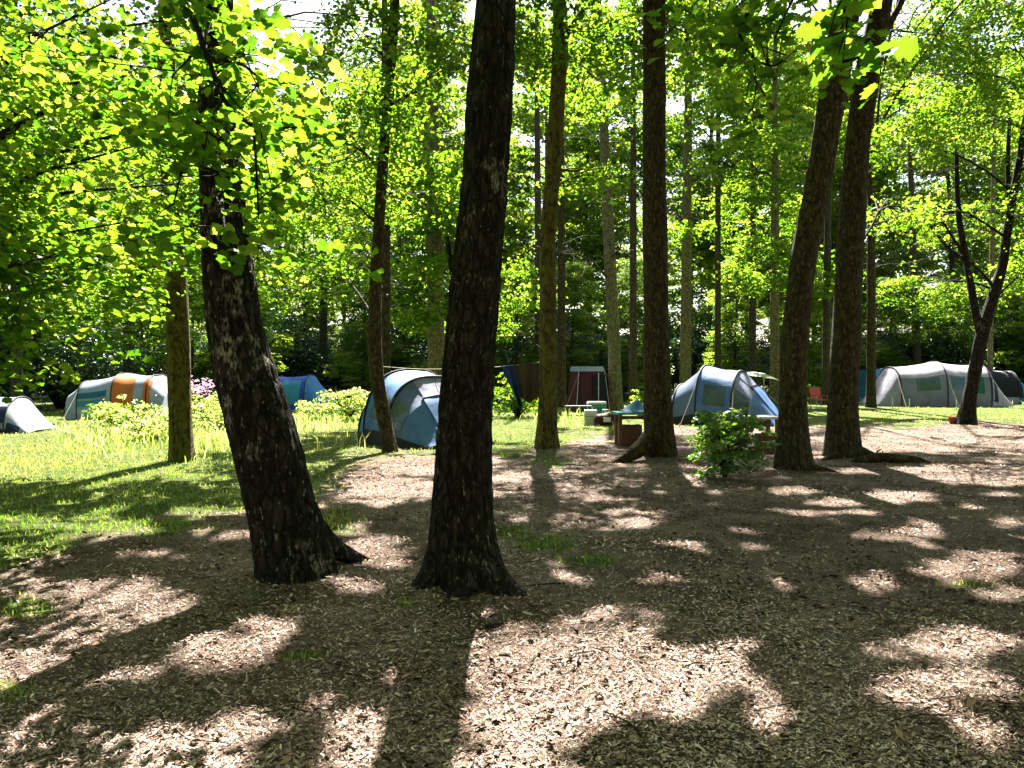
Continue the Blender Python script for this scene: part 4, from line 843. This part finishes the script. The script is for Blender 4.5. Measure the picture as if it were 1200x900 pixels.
def tunnel_tent():
    t = thing('tunnel_tent', 'long pale grey tunnel tent with three hoops on the right', 'tent', place_at(1097, 36), math.radians(-6))
    H = [(-3.1, 1.2, .06, .9), (-2.1, 1.5, 1.75, .7), (-.15, 1.6, 2.0, .7), (1.75, 1.5, 1.85, .7), (3.0, .9, .10, .9)]
    L = Loft(H, .035)
    cols = [('tent_grey', 'tent_grey'), ('tent_roof_lit', 'tent_dim'), ('tent_roof_lit', 'tent_dim'), ('tent_grey', 'tent_grey')]  # pinkish sunlight on the roof is painted into its colour
    for i, (a, b) in enumerate(cols):
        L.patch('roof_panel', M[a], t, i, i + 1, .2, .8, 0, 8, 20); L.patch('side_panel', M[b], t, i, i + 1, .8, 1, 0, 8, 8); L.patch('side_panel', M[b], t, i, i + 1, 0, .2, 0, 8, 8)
    for u in (1, 2, 3): L.sleeve(t, u, M['sleeve'], .028)
    L.patch('window', M['window'], t, 1.35, 1.85, .82, .93, .014, 5, 6); L.patch('window', M['green'], t, 2.5, 2.85, .80, .95, .014, 5, 6); L.patch('window', M['window'], t, 2.1, 2.42, .82, .93, .014, 5, 6)
    L.patch('door', M['black'], t, 3.05, 3.3, .74, .985, .016, 5, 8); L.patch('rolled_door', M['tent_lilac'], t, 3.02, 3.08, .70, .98, .05, 3, 8)  # black patch paints the shade inside the open porch
    for u in (.95, 2, 3.05):
        a = L.at(u, .72); guy(t, tuple(a), (a[0] * 1.1, -2.7, .02))
    return t
tunnel_tent()
def simple_dome(name, label, px, Y, rz, hoops, cols, doors, sag=.03):
    t = thing(name, label, 'tent', place_at(px, Y), rz); L = Loft(hoops, sag)
    for i, k in enumerate(cols): L.patch('fly_panel', M[k], t, i, i + 1, 0, 1, 0, 6, 22)
    for u in range(1, len(hoops) - 1): L.sleeve(t, u, M['sleeve'], .02)
    for nm, k, u0, u1, t0_, t1_ in doors: L.patch(nm, M[k], t, u0, u1, t0_, t1_, .016, 6, 8)
    a = L.at(1, .75); guy(t, tuple(a), (a[0], -hoops[1][1] - .9, .02)); return t
simple_dome('dome_tent', 'royal blue tent with a teal door beside the leaning dark trunk', 355, 31.5, 0.0,
            [(-1.5, .8, .1, .9), (-.9, 1.15, 1.35, .75), (.35, 1.2, 1.42, .75), (1.4, .9, .1, .9)], ['royal', 'royal', 'royal_light'],
            [('door', 'teal2', 1.28, 1.85, .70, .97), ('panel', 'royal_light', 2.1, 2.6, .6, .97)])
simple_dome('cabin_tent', 'pale white-blue tent with orange doorway behind the brambles at left', 148, 26.5, math.radians(4),
            [(-1.55, 1.0, .85, .55), (-1.1, 1.2, 1.25, .6), (.0, 1.25, 1.5, .6), (1.1, 1.2, 1.45, .6), (1.6, 1.0, .9, .55)], ['white', 'white', 'white', 'white'],
            [('window', 'teal', 1.0, 1.85, .84, .90), ('window', 'teal2', 1.0, 1.85, .92, .96), ('door', 'orange', 2.0, 2.62, .62, .98), ('door', 'orange', 2.9, 3.2, .66, .98), ('band', 'tarp', 1.0, 1.9, .905, .918)])
simple_dome('ridge_tent', 'small pale tent with a navy lower half at the far left edge', 8, 20.3, math.radians(8),
            [(-1.2, .9, .1, .95), (-.6, 1.0, .95, .95), (.35, .95, .9, .95), (.9, .85, .06, .95)], ['white', 'white', 'white'],
            [('panel', 'navy', .2, 2.6, .90, 1.0), ('panel', 'navy', 1.2, 2.0, .75, .92)])
simple_dome('dome_tent', 'teal-blue tent peeping out left of the grey tunnel tent', 1032, 41, 0.1,
            [(-1.7, 1, .1, .9), (-.9, 1.3, 1.7, .75), (.6, 1.3, 1.85, .75), (1.7, 1, .1, .9)], ['teal', 'tarp_blue', 'teal2'], [('window', 'window', 1.2, 1.7, .78, .92)])
simple_dome('dome_tent', 'tent with a black front and blue side right of the small forked tree', 1168, 39, -.15,
            [(-1.6, 1, .1, .9), (-.8, 1.3, 1.75, .75), (.5, 1.3, 1.6, .75), (1.7, 1, .1, .9)], ['tent_grey', 'tent_grey', 'tarp_blue'], [('door', 'black', 1.1, 2.15, .6, .97)])

# utility tent
t = thing('utility_tent', 'narrow dark maroon utility tent with a pale top', 'tent', place_at(688, 31), .25)
def prism(b, z0, tp, z1): return [(-b, -b, z0), (b, -b, z0), (b, b, z0), (-b, b, z0), (-tp, -tp, z1), (tp, -tp, z1), (tp, tp, z1), (-tp, tp, z1)]
FB = [[0, 1, 5, 4], [1, 2, 6, 5], [2, 3, 7, 6], [3, 0, 4, 7]]
MB().add(prism(.68, 0, .52, 1.6), FB).build('wall', M['maroon'], t); MB().add(prism(.54, 1.605, .50, 1.8), FB + [[4, 5, 6, 7]]).build('roof', M['white'], t)
MB().box((-.28, -.655, .78), (.42, .02, 1.45), rx=-.1).build('door', M['maroon'], t); MB().box((.3, -.66, .78), (.5, .02, 1.4), rx=-.1).build('panel', M['black'], t)
for sx in (-1, 1): MB().tube([(sx * .70, -.70, 0), (sx * .54, -.55, 1.62)], .014, 5).build('pole', M['metal'], t)
guy(t, (-.5, -.5, 1.6), (-1.3, -1.0, .02))
MB().tube([(.0, -1.3, 0), (.0, -1.3, 1.55)], .018, 5).build('pole', M['metal'], t)

# olive awning tarp behind the right blue tent
t = thing('awning', 'pale olive awning on poles behind the right blue tent', 'awning', place_at(883, 28), .1)
V = []; n = 10
for i in range(n + 1):
    for j in range(n + 1):
        u, v = i / n - .5, j / n - .5; V.append((u * 1.5, v * 1.6, 1.52 + .12 * v - .22 * u - .25 * (u * u + v * v) + .05 * math.sin(9 * u)))
MB().add(V, [[i * (n + 1) + j, i * (n + 1) + j + 1, (i + 1) * (n + 1) + j + 1, (i + 1) * (n + 1) + j] for i in range(n) for j in range(n)]).build('sheet', M['tarp'], t, True)
for sx in (-1, 1):
    for sy in (-1, 1): MB().tube([(sx * .74, sy * .79, 0), (sx * .74, sy * .79, 1.52 - .11 * sx + .06 * sy - .13)], .015, 5).build('pole', M['metal'], t)

# ------------------------------------------------------------------ washing line with towels
pA = np.array([c9[int(np.argmin(np.abs(c9[:, 2] - 1.72)))][k] for k in range(3)]); pB = np.array([c3[int(np.argmin(np.abs(c3[:, 2] - 1.85)))][k] for k in range(3)])
mid = (pA + pB) / 2 - [0, 0, .10]
line = spline(np.array([pA, pA * .75 + pB * .25 - [0, 0, .09], mid, pA * .25 + pB * .75 - [0, 0, .08], pB]), 40)
V, Q = tube(line, [.008] * len(line), 5); tag(mesh('washing_line', V, Q, M['rope'], None, True), 'pale washing line strung between the thin curved and mossy trunks', 'rope')
def towel(label, px0, px1, drop, skew, m):
    Yl = 15.4; x0, x1 = (px0 - 600) / F * Yl, (px1 - 600) / F * Yl
    def top(x): i = int(np.argmin(np.abs(line[:, 0] - x))); return line[i]
    o = top(x0); V = []; nu, nv = 10, 16
    for i in range(nu + 1):
        f = i / nu; x = x0 + (x1 - x0) * f; p = top(x)
        for j in range(nv + 1):
            g = j / nv; fold = .06 * math.sin(9 * f + 2 * g) * (.3 + g)
            V.append((x + skew * g * (1 - .6 * f) - o[0], p[1] - o[1] + fold - .02, p[2] + .012 - drop * g * (1 - .35 * abs(f - .55)) - o[2]))
    ob_ = MB().add(V, [[i * (nv + 1) + j, i * (nv + 1) + j + 1, (i + 1) * (nv + 1) + j + 1, (i + 1) * (nv + 1) + j] for i in range(nu) for j in range(nv)]).build('towel', m, None, True)
    ob_.location = o; sm = ob_.modifiers.new('thickness', 'SOLIDIFY'); sm.thickness = .012; return tag(ob_, label, 'towel', 'washing on the line')
towel('navy blue towel hanging in a narrowing fold from the washing line', 587, 603, .95, .36, M['towel_blue'])
towel('brown blanket hanging from the washing line next to the mossy trunk', 602, 629, .80, .12, M['towel_brown'])

# ------------------------------------------------------------------ camp furniture
def table(label, px, Y, rz, L_, W_, H_, mtop, mleg, name='camp_table', thick=.05):
    t = thing(name, label, 'table', place_at(px, Y), rz)
    for k in range(3): MB().box((0, (k - 1) * W_ / 3, H_), (L_, W_ / 3 - .012, thick)).build('plank', mtop, t)
    for sx in (-1, 1):
        for sy in (-1, 1): MB().box((sx * (L_ / 2 - .08), sy * (W_ / 2 - .08), (H_ - thick / 2) / 2 - .02), (.07, .07, H_ - thick / 2 - .005 + .04)).build('leg', mleg, t)
    MB().box((0, 0, H_ - .10), (L_ - .25, .05, .07)).build('stretcher', mleg, t); return t
tb = table('camp table with a pale teal top beside the buttress root', 746, 16.6, .05, .95, .62, .68, M['tealplastic'], M['wood'])
V = []; n = 14
for i in range(n + 1):
    for j in range(n + 1):
        u, v = i / n - .5, j / n - .5; h = max(0, 1 - (u * u + v * v) * 4.2); V.append((u * .7, v * .5, .04 + .24 * h * (.7 + .6 * noise.noise(Vector((u * 4, v * 4, 2)))) + .05 * noise.noise(Vector((u * 9, v * 9, 1)))))
o = MB().add(V, [[i * (n + 1) + j, (i + 1) * (n + 1) + j, (i + 1) * (n + 1) + j + 1, i * (n + 1) + j + 1] for i in range(n) for j in range(n)]).build('tarpaulin', M['tarp_blue'], None, True)
p = place_at(748, 16.6); o.location = (p[0], p[1], p[2] + .69); tag(o, 'crumpled blue tarpaulin heaped on the teal camp table', 'tarpaulin')
t = thing('crate', 'red-brown crate under the teal camp table', 'crate', place_at(738, 16.55), .1)
for k in range(4): MB().box((0, -.19, .06 + k * .105), (.40, .02, .09)).build('slat', M['crate'], t); MB().box((0, .19, .06 + k * .105), (.40, .02, .09)).build('slat', M['crate'], t)
for sx in (-1, 1): MB().box((sx * .21, 0, .22), (.02, .40, .42)).build('side', M['crate'], t)
MB().box((0, 0, .03), (.39, .36, .02)).build('base', M['crate'], t)
table('white-topped picnic table behind the glossy green shrub', 884, 15.8, .1, .95, .6, .66, M['whiteplastic'], M['wood'], 'picnic_table')
t = thing('crate', 'rust-brown crate below the white picnic table', 'crate', place_at(899, 15.2), -.1)
for k in range(3): MB().box((0, -.17, .06 + k * .12), (.36, .02, .10)).build('slat', M['crate'], t)
for sx in (-1, 1): MB().box((sx * .19, 0, .19), (.02, .36, .36)).build('side', M['crate'], t)
MB().box((0, .17, .19), (.36, .02, .36)).build('back', M['crate'], t)
def coolbox(label, px, Y, rz, d, mb_, ml):
    t = thing('cool_box', label, 'cool box', place_at(px, Y), rz)
    MB().box((0, 0, d[2] * .4), (d[0], d[1], d[2] * .8), taper=1.05).build('body', mb_, t); MB().box((0, 0, d[2] * .9), (d[0] * 1.09, d[1] * 1.09, d[2] * .19), taper=.94).build('lid', ml, t)
    MB().tube([(-d[0] * .56, 0, d[2] * .7), (-d[0] * .5, -d[1] * .62, d[2] * .6), (d[0] * .5, -d[1] * .62, d[2] * .6), (d[0] * .56, 0, d[2] * .7)], .014, 5).build('handle', M['metal'], t); return t
coolbox('teal and white cool box in front of the maroon tent', 699, 28.5, .1, (.62, .42, .46), M['tealplastic'], M['whiteplastic'])
coolbox('white storage box on the grass right of the mossy slim trunk', 692, 22.6, -.05, (.34, .32, .44), M['whiteplastic'], M['whiteplastic'])
t = thing('camp_bench', 'low dark bench with grey things in front of the maroon tent', 'bench', place_at(678, 28), .0)
MB().box((0, 0, .32), (.95, .34, .04)).build('seat', M['darkplastic'], t)
for sx in (-1, 1): MB().box((sx * .40, 0, .15), (.04, .3, .30)).build('leg', M['darkplastic'], t)
t = thing('holdall', 'maroon and white holdall bag on the grass by the white box', 'bag', place_at(709, 22.2), .2)
prof = [(.02, -.30), (.14, -.29), (.19, -.22), (.20, 0), (.19, .22), (.14, .29), (.02, .30)]
mb = MB().lathe(prof, 14); mb.v = [(z, x * 1.0, y * .95 + .19 + .02 * math.sin(9 * z)) for x, y, z in mb.v]; mb.build('body', M['maroon'], t, True)
MB().tube([(-.14, -.12, .34), (-.10, -.1, .48), (.10, -.1, .48), (.14, -.12, .34)], .014, 5).build('handle', M['whiteplastic'], t); MB().box((0, -.195, .2), (.22, .015, .14)).build('pocket', M['whiteplastic'], t)
# red camp chair between the crossing trunks
t = thing('camp_chair', 'red folding camp chair seen between the crossing trunks', 'chair', place_at(960, 32.5), .3)
MB().box((0, 0, .42), (.52, .46, .03)).build('seat', M['red'], t); MB().box((0, .25, .70), (.52, .03, .50), rx=-.22).build('backrest', M['red'], t)
for sx in (-1, 1):
    MB().box((sx * .28, 0, .60), (.06, .46, .03)).build('armrest', M['red'], t)
    for sy in (-1, 1): MB().tube([(sx * .26, sy * .22, -.02), (sx * .28, -sy * .20 * .2 + sy * .2, .60)], .014, 5).build('leg', M['metal'], t)
def pot(name, label, px, Y, r, h, m, cat):
    t = thing(name, label, cat, place_at(px, Y), 0)
    MB().lathe([(.001, .0), (r * .72, .0), (r, h), (r * 1.08, h), (r * 1.08, h * .86), (r * 1.0, h * .86)], 20).build('body', m, t, True)
    MB().lathe([(r * .95, h * .98), (r * .70, .02), (.001, .02)], 20).build('inside', m, t, True)
    MB().tube([(-r, 0, h * .95), (-r * .8, -r * .5, h * 1.3), (r * .8, -r * .5, h * 1.3), (r, 0, h * .95)], .008, 5).build('handle', M['metal'], t); return t
pot('bucket', 'orange-red bucket at the foot of the small forked tree', 1120, 23.3, .20, .22, M['terracotta'], 'bucket')
# stakes by the grey tent
for px, Y, h, lb in [(1046, 33, .45, 'thin white stake in the grass left of the grey tunnel tent'), (1121, 32, .40, 'thin white stake in the grass by the green tent window'), (1066, 33.5, .35, 'short white stake in the grass before the grey tent side')]:
    p = place_at(px, Y); o = MB().box((0, 0, h / 2 - .03), (.035, .02, h + .06)).add([(-.0175, -.01, h), (.0175, -.01, h), (.0175, .01, h), (-.0175, .01, h), (0, 0, h + .05)], [[0, 1, 4], [1, 2, 4], [2, 3, 4], [3, 0, 4]]).build('stake', M['whiteplastic'], None); o.location = p; tag(o, lb, 'stake', 'white stakes on the grass')
# log and sticks added for a dark root and low shadow right of the crossing trunks
p = gp(1048, 543); t = thing('root_shadow_log', 'dark log added for a root and low shadow right of the crossing trunks', 'log', (p[0], p[1], gh(p[0], p[1])), -.12)
cl = spline(np.array([(-.70, -.02, -.06, .05), (-.5, .0, .03, .075), (-.2, .06, .07, .085), (.1, -.04, .05, .08), (.4, .05, .03, .065), (.62, .02, -.05, .05)]), 40); V, Qd = bark_tube(cl[:, :3], cl[:, 3], 18, .03, 4.4); mesh('stem', V, Qd, M['bark_brown'], t, True)
for a0, a1 in (((-.1, .05, .10), (-.45, -.25, .16)), ((.2, 0, .08), (.5, -.22, .05)), ((-.3, .04, .1), (-.1, .3, .2))):
    MB().tube([a0, tuple((np.array(a0) + a1) / 2 + [0, .02, .03]), a1], [.022, .016, .008], 6).build('branch_stub', M['bark_brown'], t, True)
for k, (px, py, L_, a, lb) in enumerate([(905, 720, .55, .35, 'long pale twig lying on the chips, right of centre'), (990, 745, .35, -.2, 'short pale twig lying on the chips at right'), (730, 850, .25, 2.2, 'small twig lying near the bottom centre'), (580, 735, .12, .4, 'dark stub of wood beside the trunk shadow'), (520, 712, .2, 1.2, 'small twig at the foot of the central oak'), (640, 690, .3, .1, 'thin twig right of the central oak foot')]):
    p = gp(px, py); z = gh(p[0], p[1]) + .012; d = np.array([math.cos(a), math.sin(a), 0]); r_ = .016 if 'stub' in lb else .006
    c_ = spline(np.array([-d * L_ / 2, np.array([.01, .02, .006]), d * L_ / 2 + [0, 0, .01]]), 12); mb = MB().tube(c_, np.linspace(r_, r_ * .5, 12), 6); mb.tube([tuple(c_[7]), tuple(c_[7] + d * .06 + np.array([-d[1], d[0], .1]) * .05)], [r_ * .6, r_ * .3], 4)
    o = mb.build('twig', M['wood' if 'pale' in lb else 'twig'], None, True); o.location = (p[0], p[1], z); tag(o, lb, 'twig', 'twigs on the wood chips')
for o in sc.objects:
    if '_top' in o: del o['_top']
